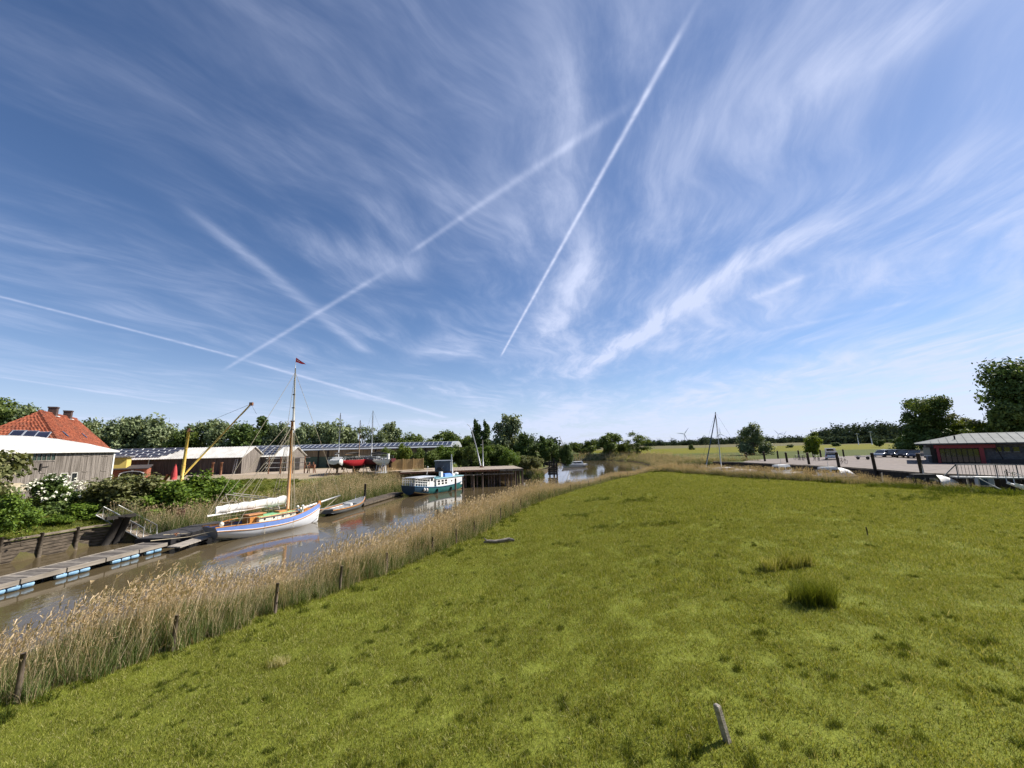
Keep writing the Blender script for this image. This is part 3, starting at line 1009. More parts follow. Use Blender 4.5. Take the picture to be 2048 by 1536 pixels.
for i, (x, y, w, d_) in enumerate([(1802, 871, 34, 150), (1757, 877, 20, 210), (1430 - 48, 889, 12, 260), (1580, 889, 14, 250), (1672, 885, 18, 260), (1822, 900, 40, 92), (1866, 896, 44, 90)]):
    tree('field_bush', 'bush', i % 4, 'alder' if i < 5 else 'oak', x, y, d_, w,
         ['round dark bush at the field edge near the tall tree', 'small round bush in front of the far wood', 'tiny bush on the field left of the lone round tree',
          'tiny bush on the field right of the lone round tree', 'tiny bush beyond the white car', 'dark bush above the parked cars', 'dark bush at the corner of the grey-roofed building'][i],
         'bush', 'bushes about the field', zb=2.6 if i < 5 else 3.4)
# left bank
tree('house_tree', 'big', 2, 'oak', 30, 800, 92, 130, 'broad green tree rising behind the red roof', zb=3.3)
tree('house_tree_pale', 'airy', 1, 'willow', 66, 812, 90, 70, 'paler thin tree beside the chimneys behind the red roof', zb=3.3)
edge = tree('edge_tree', 'bush', 0, 'thorn', -46, 862, 31, 165, 'leafy tree hanging into the picture in front of the weathered barn', zb=2.3)
tree('edge_shrub', 'bush', 1, 'shrub', 4, 990, 29, 100, 'shrub at the water under the leafy edge tree', 'bush', zb=1.5)
elder = tree('elder_bush', 'bush', 2, 'alder', 112, 952, 37.5, 108, 'flowering bush with white blossom in front of the barn', 'bush', zb=1.9)
tree('bank_shrub', 'bush', 3, 'shrub', 172, 1006, 36.6, 84, 'bright green shrub beside the gangway', 'bush', zb=1.6)
tree('wall_shrub', 'bush', 0, 'shrub', 112, 1030, 34.5, 70, 'low green shrub above the plank bulkhead', 'bush', zb=1.6)
tree('lawn_shrub', 'bush', 1, 'shrub', 222, 980, 41, 56, 'small dark shrub on the lawn by the barn corner', 'bush', zb=2.0)
tree('thorn_bush', 'bush', 0, 'thorn', 266, 950, 39.8, 130, 'olive thorny bush behind the gangway', 'bush', zb=1.0)
tree('dense_bush', 'bush', 1, 'shrub', 372, 950, 42.5, 120, 'dense bright green bush below the yellow crane', 'bush', zb=1.0)
tree('dense_bush', 'bush', 2, 'shrub', 440, 956, 46.0, 100, 'dense bright green bush nearest the furled white sail', 'bush', zb=1.2)
tree('slope_bush', 'bush', 3, 'shrub', 318, 986, 40.2, 96, 'low green bush on the slope above the black float', 'bush', zb=.8)
# white flower heads on the elder
g = np.random.default_rng(77)
n = 130
d = g.normal(0, 1, (n, 3)); d[:, 2] = np.abs(d[:, 2]) * .9 - .1
d /= np.linalg.norm(d, axis=1, keepdims=True)
Q = []
p0 = Vector((0, 0, 1.9))
hz_ = at_y(112, 952, 37.5).z - 1.9
for q in d:
    c = np.array([q[0] * 2.5, q[1] * 2.5, hz_ * .50 + q[2] * hz_ * .50])
    for _ in range(7):
        cc = c + g.normal(0, .055, 3)
        Q.append(leaf_quads(cc[None], np.array([[q[0], q[1], 1.0]]), .13, g, 1.0)[0])
bl = link('blossom', fast_mesh('blossom', np.array(Q), 4), mat('elder_blossom', (.78, .76, .62), .8, var=.06), elder)

# the far wood and the thin line of trees on the horizon: one mass
g = np.random.default_rng(5)
L_ = []
for x in np.arange(1285, 1660, 5.0):
    dd = g.uniform(640, 760); p = at_y(x, 890, dd); h = g.uniform(7, 13) * (1.0 if x < 1300 or x > 1400 else .8)
    L_.append((p.x, p.y, 2 + h * .5, 7.5, 7.5, h * .55))
for x in np.arange(1628, 1875, 4.5):
    dd = g.uniform(400, 470); p = at_y(x, 885, dd); h = g.uniform(16, 20) * (1 - .35 * max(0, (1690 - x) / 60))
    L_.append((p.x, p.y, 2.5 + h * .5, 5.5, 5.5, h * .55))
for x in np.arange(1640, 1875, 8):
    dd = g.uniform(370, 390); p = at_y(x, 885, dd); h = g.uniform(5, 8)
    L_.append((p.x, p.y, 2.5 + h * .5, 4.5, 4.5, h * .55))
for x in np.arange(-60, 1120, 16.0):
    dd = g.uniform(330, 380); p = at_y(x, 890, dd); h = g.uniform(9, 14)
    L_.append((p.x, p.y, 2.5 + h * .5, 7, 7, h * .55))
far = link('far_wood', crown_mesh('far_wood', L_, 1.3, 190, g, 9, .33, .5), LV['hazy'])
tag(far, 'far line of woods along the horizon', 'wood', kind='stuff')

# ------------------------------------------------------------------ buildings and yard left of the river
GREYWOOD = mat('weathered_boards', (.15, .125, .105), .9, var=.35, scale=1.2, stretch=(6, 6, .25), bump=.5, bscale=8, col2=(.27, .235, .205), dirt=.35)
DARKWOOD = mat('tarred_boards', (.060, .048, .042), .85, var=.4, scale=1.5, stretch=(5, 5, .25), bump=.4, bscale=8, col2=(.115, .095, .082))
OLDWOOD = mat('old_timber', (.16, .125, .09), .9, var=.3, scale=2, stretch=(1, 1, 1), bump=.4, col2=(.27, .22, .17), dirt=.4)
BLACKWOOD = mat('wet_black_timber', (.022, .018, .015), .75, var=.35, scale=3, bump=.4)
WHITEROOF = mat('pale_fibre_sheets', (.62, .60, .55), .8, var=.06, scale=.8, col2=(.74, .72, .68), dirt=.25)
TILE = mat('red_clay_tile', (.19, .042, .020), .85, var=.4, scale=2.2, col2=(.36, .100, .045), dirt=.35)
BRICK_R = mat('red_brick', (.30, .085, .045), .85, var=.25, scale=3, col2=(.40, .13, .07), dirt=.2)
BRICK_D = mat('dark_chimney_brick', (.075, .045, .038), .85, var=.3, scale=4)
SOLAR = mat('solar_glass', (.016, .019, .038), .30, var=.25, scale=.7, spec=.5)
ALU = mat('aluminium_frame', (.62, .64, .66), .4, metal=.6, var=.05)
GLASS = mat('dark_window_glass', (.018, .022, .024), .06, var=.3, scale=.8, spec=.8)
WHITE = mat('white_paint', (.72, .71, .68), .55, var=.05, scale=2, dirt=.10)
GREENWALL = mat('green_sheet_wall', (.075, .115, .080), .7, var=.12, scale=1.5, dirt=.15)
BROWNBAND = mat('brown_boards', (.21, .155, .095), .85, var=.25, scale=1.2, stretch=(5, 5, .3), col2=(.29, .22, .14))
YELLOW = mat('yellow_render', (.58, .44, .11), .85, var=.06, scale=2, dirt=.12)
RUST = mat('rusty_iron', (.17, .065, .032), .85, var=.35, scale=4, bump=.2, col2=(.28, .13, .07))
CRANE = mat('yellow_crane_paint', (.62, .40, .06), .5, var=.10, scale=2, col2=(.70, .50, .14), dirt=.2)
STEEL = mat('galvanised_steel', (.45, .45, .44), .45, metal=.5, var=.12, scale=4)
CABLE = mat('dark_wire', (.05, .05, .05), .6)


def roof_boards(mb, a, b, c, d, n, w, h):
    """ribs on the roof plane a-b (eave) / d-c (ridge)"""
    a, b, c, d = map(Vector, (a, b, c, d))
    up = (b - a).cross(d - a).normalized()
    for i in range(n + 1):
        t = i / n
        p, q = a.lerp(b, t) + up * h * .5, d.lerp(c, t) + up * h * .5
        mb.beam(p, q, w, h, up)


def clad(mb, A, B, z0, ztop, step=.17, t=.03, nrm=None, g=np.random.default_rng(3)):
    """vertical boards from A to B (x, y); ztop: height as a function of the share along the wall"""
    A, B = Vector((A[0], A[1], 0)), Vector((B[0], B[1], 0))
    L = (B - A).length
    d = (B - A) / L
    n = Vector((d.y, -d.x, 0)) if nrm is None else Vector(nrm)
    rz = math.atan2(d.y, d.x)
    k = int(L / step)
    for i in range(k):
        s = (i + .5) / k
        zt = ztop(s)
        p = A.lerp(B, s) + n * (t / 2 + g.uniform(0, .018))
        zz = z0 + g.uniform(-.03, .05)
        mb.box((p.x, p.y, (zz + zt) / 2), (L / k * .93, t, zt - zz), rz)


# --- weathered barn
bx, by0, by1, bz0, bz1, ridge_x, ridge_z = -50.7, 24.0, 49.5, 3.1, 8.05, -64.4, 10.35
barn = empty('weathered_barn', (bx, by1, bz0), 0, 'weathered grey plank barn with a low white roof', 'barn')
off = Vector((bx, by1, bz0))
rel = lambda p: (p[0] - off.x, p[1] - off.y, p[2] - off.z)


def into(mb, parent):
    """move world coordinates of a builder into the parent's frame (parents here are unrotated)"""
    o = parent.location
    mb.v = [(x - o.x, y - o.y, z - o.z) for x, y, z in mb.v]
    return mb


mb = MB()
mb.box(((bx - 13.7), (by0 + by1) / 2, (bz0 + bz1) / 2), (27.2, by1 - by0 - .2, bz1 - bz0))
mb.add([(bx - .1, by1 - .1, bz1), (ridge_x, by1 - .1, ridge_z - .1), (-78, by1 - .1, bz1), (bx - .1, by0, bz1), (ridge_x, by0, ridge_z - .1), (-78, by0, bz1)],
       [(0, 1, 2), (3, 5, 4)])
into(mb, barn).build('wall', DARKWOOD, barn)
mb = MB()
win = [(46.6 - i * 0 - k, 2.0) for i, k in enumerate((0, 0, 0))]
wy = [at_y(px_, 960, 1).x for px_ in (0,)]


def on_wall(px_, py_):
    """point of the barn's river wall (plane x = bx) seen at (px_, py_)"""
    d = CAM_ROT @ Vector(((px_ - 1024) / F_PX, -(py_ - 768) / F_PX, -1.0))
    k = bx / d.x
    return Vector((bx, d.y * k, CAM_Z + d.z * k))


holes = [(on_wall(94, 948), on_wall(106, 968)), (on_wall(120, 947), on_wall(131, 965)), (on_wall(142, 946), on_wall(151, 963))]
strip0, strip1 = on_wall(34, 904), on_wall(109, 921)
g_ = np.random.default_rng(8)
yy = by0
while yy < by1 - .1:
    w = g_.uniform(.15, .21)
    yc = yy + w / 2
    spans = [(bz0 + .05, bz1 - .02)]
    cuts = [(h[0].y, h[1].y, h[1].z, h[0].z) for h in holes] + [(strip0.y, strip1.y, strip1.z, strip0.z)]
    for (ya, yb, za, zb) in cuts:
        if ya < yc < yb:
            spans = [s for (lo, hi) in spans for s in (((lo, min(hi, za)) if lo < za else None), ((max(lo, zb), hi) if hi > zb else None)) if s]
    for lo, hi in spans:
        mb.box((bx + .02 + g_.uniform(0, .02), yc, (lo + hi) / 2), (.03, w * .93, hi - lo))
    yy += w
clb = into(mb, barn).build('board_cladding', GREYWOOD, barn); tag(clb, kind='stuff')
mb = MB()
for k in range(9):          # slightly arched roof, eave over the river wall
    pass
prof = [(bx + .35, bz1 + .02), (-54.5, 9.05), (-58.5, 9.75), (-61.5, 10.15), (ridge_x, ridge_z), (-68, 10.1), (-73, 9.2), (-78.4, bz1)]
secs = [[(x, y, z + .05) for x, z in prof] for y in (by0 - .3, by1 + .3)]
mb.loft(secs, smooth=False)
mb.loft([[(x, y, z - .10) for x, z in prof] for y in (by0 - .3, by1 + .3)], smooth=False)
mb.beam((prof[0][0], by0 - .3, prof[0][1] - .02), (prof[0][0], by1 + .3, prof[0][1] - .02), .12, .16)
for (x0, z0), (x1, z1) in zip(prof[:-1], prof[1:]):
    mb.beam((x0, by1 + .3, z0 - .02), (x1, by1 + .3, z1 - .02), .06, .16)
rf = into(mb, barn).build('roof', WHITEROOF, barn)
mb = MB()
for y in np.arange(by0, by1, 1.1):
    for (x0, z0), (x1, z1) in zip(prof[:-1], prof[1:]):
        mb.beam((x0, y, z0 + .065), (x1, y, z1 + .065), .05, .03)
into(mb, barn).build('sheet_joint', WHITEROOF, barn).parent = barn
f = MB()
for k in range(9):
    pass
sw = MB().box((bx + .0, (strip0.y + strip1.y) / 2, (strip0.z + strip1.z) / 2), (.03, strip1.y - strip0.y, strip0.z - strip1.z))
strip = into(sw, barn).build('window', mat('green_strip_glass', (.040, .062, .050), .25, var=.4, scale=.6, spec=.6), barn)
fm = MB()
for z in (strip0.z, strip1.z): fm.beam((bx + .06, strip0.y, z), (bx + .06, strip1.y, z), .08, .12)
for y in np.linspace(strip0.y, strip1.y, 9): fm.beam((bx + .05, y, strip1.z), (bx + .05, y, strip0.z), .06, .05)
fo = into(fm, barn).build('frame', GREYWOOD, barn); fo.parent = strip
for h0, h1 in holes:
    wd = into(MB().box((bx - .01, (h0.y + h1.y) / 2, (h0.z + h1.z) / 2), (.03, h1.y - h0.y, h0.z - h1.z)), barn).build('window', GLASS, barn)
    fm = MB()
    for y in (h0.y, h1.y): fm.beam((bx + .06, y, h1.z), (bx + .06, y, h0.z), .09, .10)
    for z in (h0.z, h1.z): fm.beam((bx + .06, h0.y, z), (bx + .06, h1.y, z), .09, .10)
    fo = into(fm, barn).build('frame', mat('pale_frame', (.42, .40, .36), .8), barn); fo.parent = wd
for (pa, pb) in (((165, 912), (215, 912)), ((163, 943), (212, 941)), ((40, 947), (90, 945))):   # strap hinges of the big doors
    a, b_ = on_wall(*pa), on_wall(*pb)
    for s in ((0, .25), (.75, 1)):
        q = into(MB().beam(a.lerp(b_, s[0]) + Vector((.07, 0, 0)), a.lerp(b_, s[1]) + Vector((.07, 0, 0)), .05, .10), barn).build('hinge', GREYWOOD, barn)
into(MB().box((bx + .05, by1 - .04, (bz0 + bz1) / 2), (.16, .16, bz1 - bz0 - .1)), barn).build('corner_board', WHITE, barn)
a = on_wall(78, 944)
into(MB().box((bx + .10, a.y, a.z + .5), (.12, .12, .8)).beam((bx + .10, a.y, a.z + .5), (bx + .12, a.y + .7, a.z + .55), .05, .05), barn).build('wall_lamp', BLACKWOOD, barn)
# small lean-to roof on the barn wall
a = on_wall(40, 958)
lt = empty('lean_to', (bx + .1, a.y - 2.0, bz0), 0, 'small straw-coloured lean-to roof against the barn wall', 'lean-to')
lm = MB().slab([(0, -2, 1.9), (2.2, -2, 1.2), (2.2, 2, 1.2), (0, 2, 1.9)], .1)
lm.build('roof', mat('straw_roof', (.38, .32, .22), .9, var=.3, scale=3), lt)
for y in (-1.8, 1.8): MB().box((2.0, y, .62), (.12, .12, 1.2)).build('post', GREYWOOD, lt)

# --- farmhouse with the red roof (hip towards the river)
A_ = at_y(78, 822, 62)
dAB = Vector((-.58, .81, 0)).normalized()
per = Vector((.81, .58, 0)).normalized()
Bp = A_ + dAB * 18.5
drop, hipa, half = 6.2, 9.6, 5.6
ez = A_.z - drop
E1 = A_ - dAB * hipa + per * half; E2 = A_ - dAB * hipa - per * half
E3 = Bp + per * half; E4 = Bp - per * half
for e in (E1, E2, E3, E4): e.z = ez
fh = empty('farmhouse', (A_.x, A_.y, 3.3), 0, 'farmhouse with a big red tiled roof and two chimneys', 'house')
mb = MB()
base = [E1 - dAB * -.4 - per * .4, E3 - per * .4, E4 + per * .4, E2 + dAB * .4 + per * .4]
bot = [Vector((p.x, p.y, 3.0)) for p in base]
mb.add(bot + base, [(0, 1, 5, 4), (1, 2, 6, 5), (2, 3, 7, 6), (3, 0, 4, 7)])
mb.add([base[1], base[2], Bp - Vector((0, 0, .2))], [(0, 1, 2)])
into(mb, fh).build('wall', BRICK_R, fh)
mb = MB()
for pl in ([E1, E3, Bp, A_], [E2, E1, A_], [E4, E2, A_, Bp]): mb.slab(pl, .18)
rfo = into(mb, fh).build('roof', TILE, fh)


def tiles(P0, P1, T0, T1, cols, rows, mb, g):
    """pantiles on the plane with eave P0-P1 and top edge T0-T1: proud, slightly uneven"""
    P0, P1, T0, T1 = map(Vector, (P0, P1, T0, T1))
    up = (P1 - P0).cross(T0 - P0).normalized()
    if up.z < 0: up = -up
    for r in range(rows):
        s0, s1 = r / rows, (r + 1.12) / rows
        l0, r0 = P0.lerp(T0, s0), P1.lerp(T1, s0)
        l1, r1 = P0.lerp(T0, min(s1, 1)), P1.lerp(T1, min(s1, 1))
        n = max(1, int(cols * (r0 - l0).length / (P1 - P0).length))
        for c in range(n):
            a, b_ = l0.lerp(r0, c / n), l0.lerp(r0, (c + 1) / n)
            e, d_ = l1.lerp(r1, c / n), l1.lerp(r1, (c + 1) / n)
            m_, k_ = a.lerp(b_, .5), e.lerp(d_, .5)
            h = .09 + g.uniform(-.015, .025)
            mb.add([a + up * .03, m_ + up * (h + .05), b_ + up * .03, e + up * .005, k_ + up * h * .5, d_ + up * .005], [(0, 1, 4, 3), (1, 2, 5, 4), (0, 2, 1)])


g_ = np.random.default_rng(4)
tm = MB()
tiles(E1, E3, A_, Bp, 58, 24, tm, g_)
tiles(E2, E1, A_ + Vector((.0, 0, 0)), A_ + Vector((.01, 0, 0)), 30, 24, tm, g_)
to = into(tm, fh).build('roof_tiles', TILE, fh); to.parent = rfo; tag(to, kind='stuff')
hp = MB()
for k in range(22):
    a, b_ = A_.lerp(E1, k / 22), A_.lerp(E1, (k + .96) / 22)
    hp.tube(a + Vector((0, 0, .06)), b_ + Vector((0, 0, .10)), .13, .15, 6)
for k in range(34):
    a, b_ = A_.lerp(Bp, k / 34), A_.lerp(Bp, (k + .96) / 34)
    hp.tube(a + Vector((0, 0, .06)), b_ + Vector((0, 0, .08)), .13, .15, 6)
ho = into(hp, fh).build('ridge_tile', TILE, fh); ho.parent = rfo
for t_ in (.32, .72):
    c = A_.lerp(Bp, t_)
    ch = into(MB().box((c.x, c.y, c.z + .15), (1.0, 1.0, 1.8), math.atan2(dAB.y, dAB.x)).box((c.x, c.y, c.z + 1.12), (1.16, 1.16, .22), math.atan2(dAB.y, dAB.x)), fh).build('chimney', BRICK_D, fh); ch.parent = rfo
    fl_ = into(MB().box((c.x + per.x * .62, c.y + per.y * .62, c.z - .42), (1.2, .3, .12), math.atan2(dAB.y, dAB.x)), fh).build('flashing', WHITE, fh); fl_.parent = rfo
# roof lights and solar collectors
nR = (E3 - E1).cross(A_ - E1).normalized(); nR = nR if nR.z > 0 else -nR
for (px_, py_) in ((129, 869), (167, 872)):
    d = CAM_ROT @ Vector(((px_ - 1024) / F_PX, -(py_ - 768) / F_PX, -1.0))
    o0 = Vector((0, 0, CAM_Z)); k = (E1 - o0).dot(nR) / d.dot(nR); c = o0 + d * k
    M = Matrix((dAB, nR.cross(dAB), nR)).transposed()
    sk = into(MB().box(c + nR * .12, (.7, 1.1, .12), m=M), fh).build('skylight', GLASS, fh); sk.parent = rfo
nH = (E1 - E2).cross(A_ - E2).normalized(); nH = nH if nH.z > 0 else -nH
uH = per; vH = nH.cross(uH); vH = vH if vH.z > 0 else -vH
for i, (px_, py_) in enumerate(((58, 873), (83, 875), (33, 872))):
    d = CAM_ROT @ Vector(((px_ - 1024) / F_PX, -(py_ - 768) / F_PX, -1.0))
    o0 = Vector((0, 0, CAM_Z)); k = (E1 - o0).dot(nH) / d.dot(nH); c = o0 + d * k
    M = Matrix((uH, vH, nH)).transposed()
    pn = into(MB().box(c + nH * .22, (1.28, 2.3, .06), m=M), fh).build('solar_panel', SOLAR, fh); pn.parent = rfo
    fr = MB()
    for s in (-1, 1):
        fr.beam(c + nH * .22 + uH * .67 * s - vH * 1.2, c + nH * .22 + uH * .67 * s + vH * 1.2, .08, .10, nH)
        fr.beam(c + nH * .22 - uH * .63 + vH * 1.2 * s, c + nH * .22 + uH * .63 + vH * 1.2 * s, .08, .10, nH)
    into(fr, fh).build('panel_frame', ALU, fh).parent = rfo


def gable_shed(name, label, x0, x1, y0, depth, zb, ze, zr, wallm, gablem, cat='shed'):
    e = empty(name, (x1, y0, zb), 0, label, cat)
    ym, yb = y0 + depth / 2, y0 + depth
    core = MB().box(((x0 + x1) / 2, ym, (zb + ze) / 2 - .1), (x1 - x0 - .1, depth - .1, ze - zb + .2))
    core.add([(x1 - .05, y0 + .05, ze), (x1 - .05, yb - .05, ze), (x1 - .05, ym, zr - .05), (x0, y0 + .05, ze), (x0, yb - .05, ze), (x0, ym, zr - .05)], [(0, 1, 2), (3, 5, 4)])
    into(core, e).build('wall', wallm, e)
    g = np.random.default_rng(int(abs(x0)))
    fw = MB(); clad(fw, (x0, y0), (x1, y0), zb - .2, lambda s: ze, .22, .03, (0, -1, 0), g)
    tag(into(fw, e).build('board_cladding', wallm, e), kind='stuff')
    gw = MB(); clad(gw, (x1, y0), (x1, yb), zb - .2, lambda s: ze + (zr - ze) * (1 - abs(2 * s - 1)) - .06, .22, .03, (1, 0, 0), g)
    tag(into(gw, e).build('gable_boards', gablem, e), kind='stuff')
    rm = MB()
    ov = .35
    sl = (zr - ze) / (depth / 2)
    rm.slab([(x0 - ov, y0 - ov, ze - ov * sl), (x1 + ov, y0 - ov, ze - ov * sl), (x1 + ov, ym, zr), (x0 - ov, ym, zr)], -.08)
    rm.slab([(x1 + ov, yb + ov, ze - ov * sl), (x0 - ov, yb + ov, ze - ov * sl), (x0 - ov, ym, zr), (x1 + ov, ym, zr)], -.08)
    ro = into(rm, e).build('roof', WHITEROOF, e, fix=True)
    rb = MB()
    a, b_, c, d = (x0 - ov, y0 - ov, ze - ov * sl + .10), (x1 + ov, y0 - ov, ze - ov * sl + .10), (x1 + ov, ym, zr + .10), (x0 - ov, ym, zr + .10)
    roof_boards(rb, a, b_, c, d, int((x1 - x0) / .55), .10, .035)
    k = into(rb, e).build('roof_rib', WHITEROOF, e); k.parent = ro; tag(k, kind='stuff')
    nr = (Vector(b_) - Vector(a)).cross(Vector(d) - Vector(a)).normalized()
    return e, ro, [Vector(q) for q in (a, b_, c, d)], nr


def panel_on(e, ro, a, b_, c, d, s0, s1, t0, t1, nr, gap=.03, frame=True, lift=.12):
    """one panel on the roof plane, covering s0..s1 along the eave and t0..t1 up the slope"""
    P = lambda s, t: a.lerp(b_, s).lerp(d.lerp(c, s), t) + nr * lift
    L = (b_ - a).length; Hh = (d - a).length
    gs, gt = gap / L, gap / Hh
    q = [P(s0 + gs, t0 + gt), P(s1 - gs, t0 + gt), P(s1 - gs, t1 - gt), P(s0 + gs, t1 - gt)]
    pn = into(MB().slab(q, .05), e).build('solar_panel', SOLAR, e); pn.parent = ro
    if frame:
        fr = MB()
        for i in range(4):
            fr.beam(q[i] + nr * .012, q[(i + 1) % 4] + nr * .012, .05, .05, nr)
        fo = into(fr, e).build('panel_frame', ALU, e); fo.parent = ro
    return pn


S1x1, S1y = at_y(483, 930, 80).x, 80.0
shed1, ro1, (a, b_, c, d), nr = gable_shed('long_shed', 'long dark plank shed with a white roof and stepped solar panels', -101, S1x1, S1y, 6.8, 3.2, 6.75, 8.75, DARKWOOD, GREYWOOD)
Ls = (b_ - a).length
s_of = lambda px_: (at_y(px_, 905, S1y + 1.7).x - a.x) / Ls
# five stepped rows of panels, each row ending a little further along than the one below
ends = [s_of(336), s_of(346), s_of(352), s_of(356), s_of(362)]
pw = 2.3 / Ls
for r in range(5):
    t0, t1 = .16 + r * .162, .16 + (r + 1) * .162
    s1 = ends[r] - .002
    shift = 0
    while s1 - pw > s_of(196):
        panel_on(shed1, ro1, a, b_, c, d, s1 - pw, s1, t0, t1, nr, .05)
        s1 -= pw
# downpipe, ladders and junk leaning on the wall are things of their own
xp = at_y(299, 930, S1y).x
into(MB().tube((xp, S1y - .25, 3.5), (xp, S1y - .25, 6.5), .10, .10, 6), shed1).build('downpipe', WHITE, shed1)
xl = at_y(474, 930, S1y).x
ld = empty('ladder', (xl, S1y - .5, 3.3), 0, 'grey ladder leaning on the long dark shed near its gable', 'ladder')
for s in (-.22, .22): MB().beam((s, -.4, 0), (s, .3, 3.0), .06, .06).build('rail', STEEL, ld)
for k in range(9): MB().beam((-.22, -.4 + .7 * (k + .5) / 9, 3.0 * (k + .5) / 9), (.22, -.4 + .7 * (k + .5) / 9, 3.0 * (k + .5) / 9), .04, .04).build('rung', STEEL, ld)
for i, px_ in enumerate((432, 449)):
    x = at_y(px_, 930, 78).x
    po = empty('bollard', (x, 77.2, 3.3), 0, ('rusty mooring post in front of the dark shed, further from the ladder', 'rusty mooring post in front of the dark shed, nearer the ladder')[i], 'post', 'rusty posts by the shed')
    MB().tube((0, 0, -.5), (0, 0, 2.3), .20, .18, 8).build('shaft', RUST, po)
    MB().tube((0, 0, 2.3), (0, 0, 2.5), .28, .28, 8).build('cap', RUST, po)

x1 = at_y(573, 925, 86).x
shed2, ro2, (a, b_, c, d), nr = gable_shed('small_shed', 'smaller plank shed with solar panels on its roof and an open gable', -76, x1, 86.0, 7.4, 3.2, 6.65, 8.55, DARKWOOD, GREYWOOD)
Ls = (b_ - a).length
pw = 2.0 / Ls
for r in range(4):
    t0, t1 = .14 + r * .2, .14 + (r + 1) * .2
    s1 = (at_y(560 + 0, 905, 88).x - a.x) / Ls - .01 * (3 - r) * 0
    while s1 > pw:
        panel_on(shed2, ro2, a, b_, c, d, s1 - pw, s1, t0, t1, nr, .05)
        s1 -= pw
into(MB().box((x1 + .06, 86 + 3.7, 4.6), (.06, 3.0, 2.8)), shed2).build('door', BLACKWOOD, shed2)

# --- long hall with the rounded roof and one row of solar panels
hx0, hx1, hy = at_y(500, 900, 102).x - 4, at_y(909, 890, 102).x, 100.0
hall = empty('long_hall', (hx1, hy, 3.3), 0, 'very long hall with a rounded roof carrying one row of solar panels', 'hall')
into(MB().box(((hx0 + hx1) / 2, hy + 6, 4.6), (hx1 - hx0 - .4, 12, 3.0)), hall).build('lower_wall', GREENWALL, hall)
into(MB().box(((hx0 + hx1) / 2, hy + 6, 6.9), (hx1 - hx0, 12.3, 1.6)), hall).build('upper_wall', BROWNBAND, hall)
bm_ = MB(); clad(bm_, (hx0, hy - .15), (hx1, hy - .15), 6.1, lambda s: 7.72, .4, .04, (0, -1, 0), np.random.default_rng(2))
tag(into(bm_, hall).build('board_band', BROWNBAND, hall), kind='stuff')
arc = [(hy - .9, 7.75), (hy - .2, 8.15), (hy + 1.0, 8.60), (hy + 2.6, 8.98), (hy + 4.4, 9.2), (hy + 6.2, 9.28), (hy + 9, 9.0), (hy + 12, 8.2), (hy + 13, 7.7)]
rm = MB().loft([[(x, y, z) for y, z in arc] for x in (hx0 - .3, hx1 + .5)], smooth=True)
rm.poly([(hx1 + .5, y, z) for y, z in arc]).poly([(hx0 - .3, y, z) for y, z in reversed(arc)])
rm.beam((hx0 - .3, hy - .9, 7.72), (hx1 + .5, hy - .9, 7.72), .12, .16)
hro = into(rm, hall).build('roof', mat('grey_roof_sheet', (.34, .36, .38), .55, var=.08, scale=.5, dirt=.2), hall)
k = hx0
a, d = Vector((0, hy - .15, 8.19)), Vector((0, hy + 2.5, 8.98))
nr = Vector((0, -(d - a).z, (d - a).y)).normalized()
m_p = m_f = None
while k < hx1 - 1.3:
    if m_p is None:
        q = [a, a + Vector((1.16, 0, 0)), d + Vector((1.16, 0, 0)), d]
        q = [v + nr * .14 for v in q]
        m_p = MB().slab(q, .05).mesh('solar_panel'); m_p.materials.append(SOLAR)
        fr = MB()
        for i in range(4): fr.beam(q[i] + nr * .03, q[(i + 1) % 4] + nr * .03, .07, .07, nr)
        m_f = fr.mesh('panel_frame'); m_f.materials.append(ALU)
    for nm, mm in (('solar_panel', m_p), ('panel_frame', m_f)):
        o = link(nm, mm, None, hro); o.location = Vector((k, 0, 0)) - hall.location
    k += 1.24
for px_ in (606, 636, 655, 750, 850):
    x = at_y(px_, 920, hy - .5).x
    into(MB().box((x, hy - .45, 5.4), (.25, .25, 4.4)), hall).build('post', BLACKWOOD, hall)

# --- low brick building with the arched gate, and the yellow house behind
p = at_z(262, 962, 3.3)
br = empty('brick_outbuilding', (p.x, p.y, 3.3), R_(38), 'low red brick building with a white arched gateway', 'outbuilding')
pr = at_y(240, 960, p.y)
MB().box((-2.2, 3, .95), (8.0, 6, 1.9)).build('wall', BRICK_R, br)
MB().slab([(-6.5, -.4, 2.05), (2.0, -.4, 2.05), (2.0, 6.4, 2.5), (-6.5, 6.4, 2.5)], .15).build('roof', mat('dark_bitumen', (.05, .04, .038), .9), br)
ar = MB()
pts = [(-1.5, -.12, 0), (-1.5, -.12, 1.05)] + [(-1.5 * math.cos(t), -.12, 1.05 + .55 * math.sin(t)) for t in np.linspace(.2, 2.94, 9)] + [(1.5, -.12, 1.05), (1.5, -.12, 0)]
for q, r in zip(pts[:-1], pts[1:]): ar.beam(q, r, .14, .18, (0, 1, 0))
ar.box((0, -.14, 1.66), (.25, .12, .25))
ar.build('gate_arch', WHITE, br)
MB().poly([(q[0], -.03, q[2]) for q in pts]).build('gate', BLACKWOOD, br)
MB().box((0, -.06, .9), (.07, .05, 1.8)).build('gate_bar', GREYWOOD, br)
p = at_y(252, 935, 66) - Vector((2.6, 2.05, 0))
yh = empty('yellow_house', (p.x, p.y, 3.3), R_(38), 'small yellow house with a flat roof beside the long shed', 'house')
MB().box((0, 2.5, 1.95), (6.6, 5, 3.9)).build('wall', YELLOW, yh)
MB().box((0, 2.5, 4.03), (7.4, 5.8, .22)).build('roof', mat('grey_roof_edge', (.20, .19, .18), .8), yh)
MB().box((.6, -.02, 2.35), (.8, .06, 1.0)).build('window', GLASS, yh)

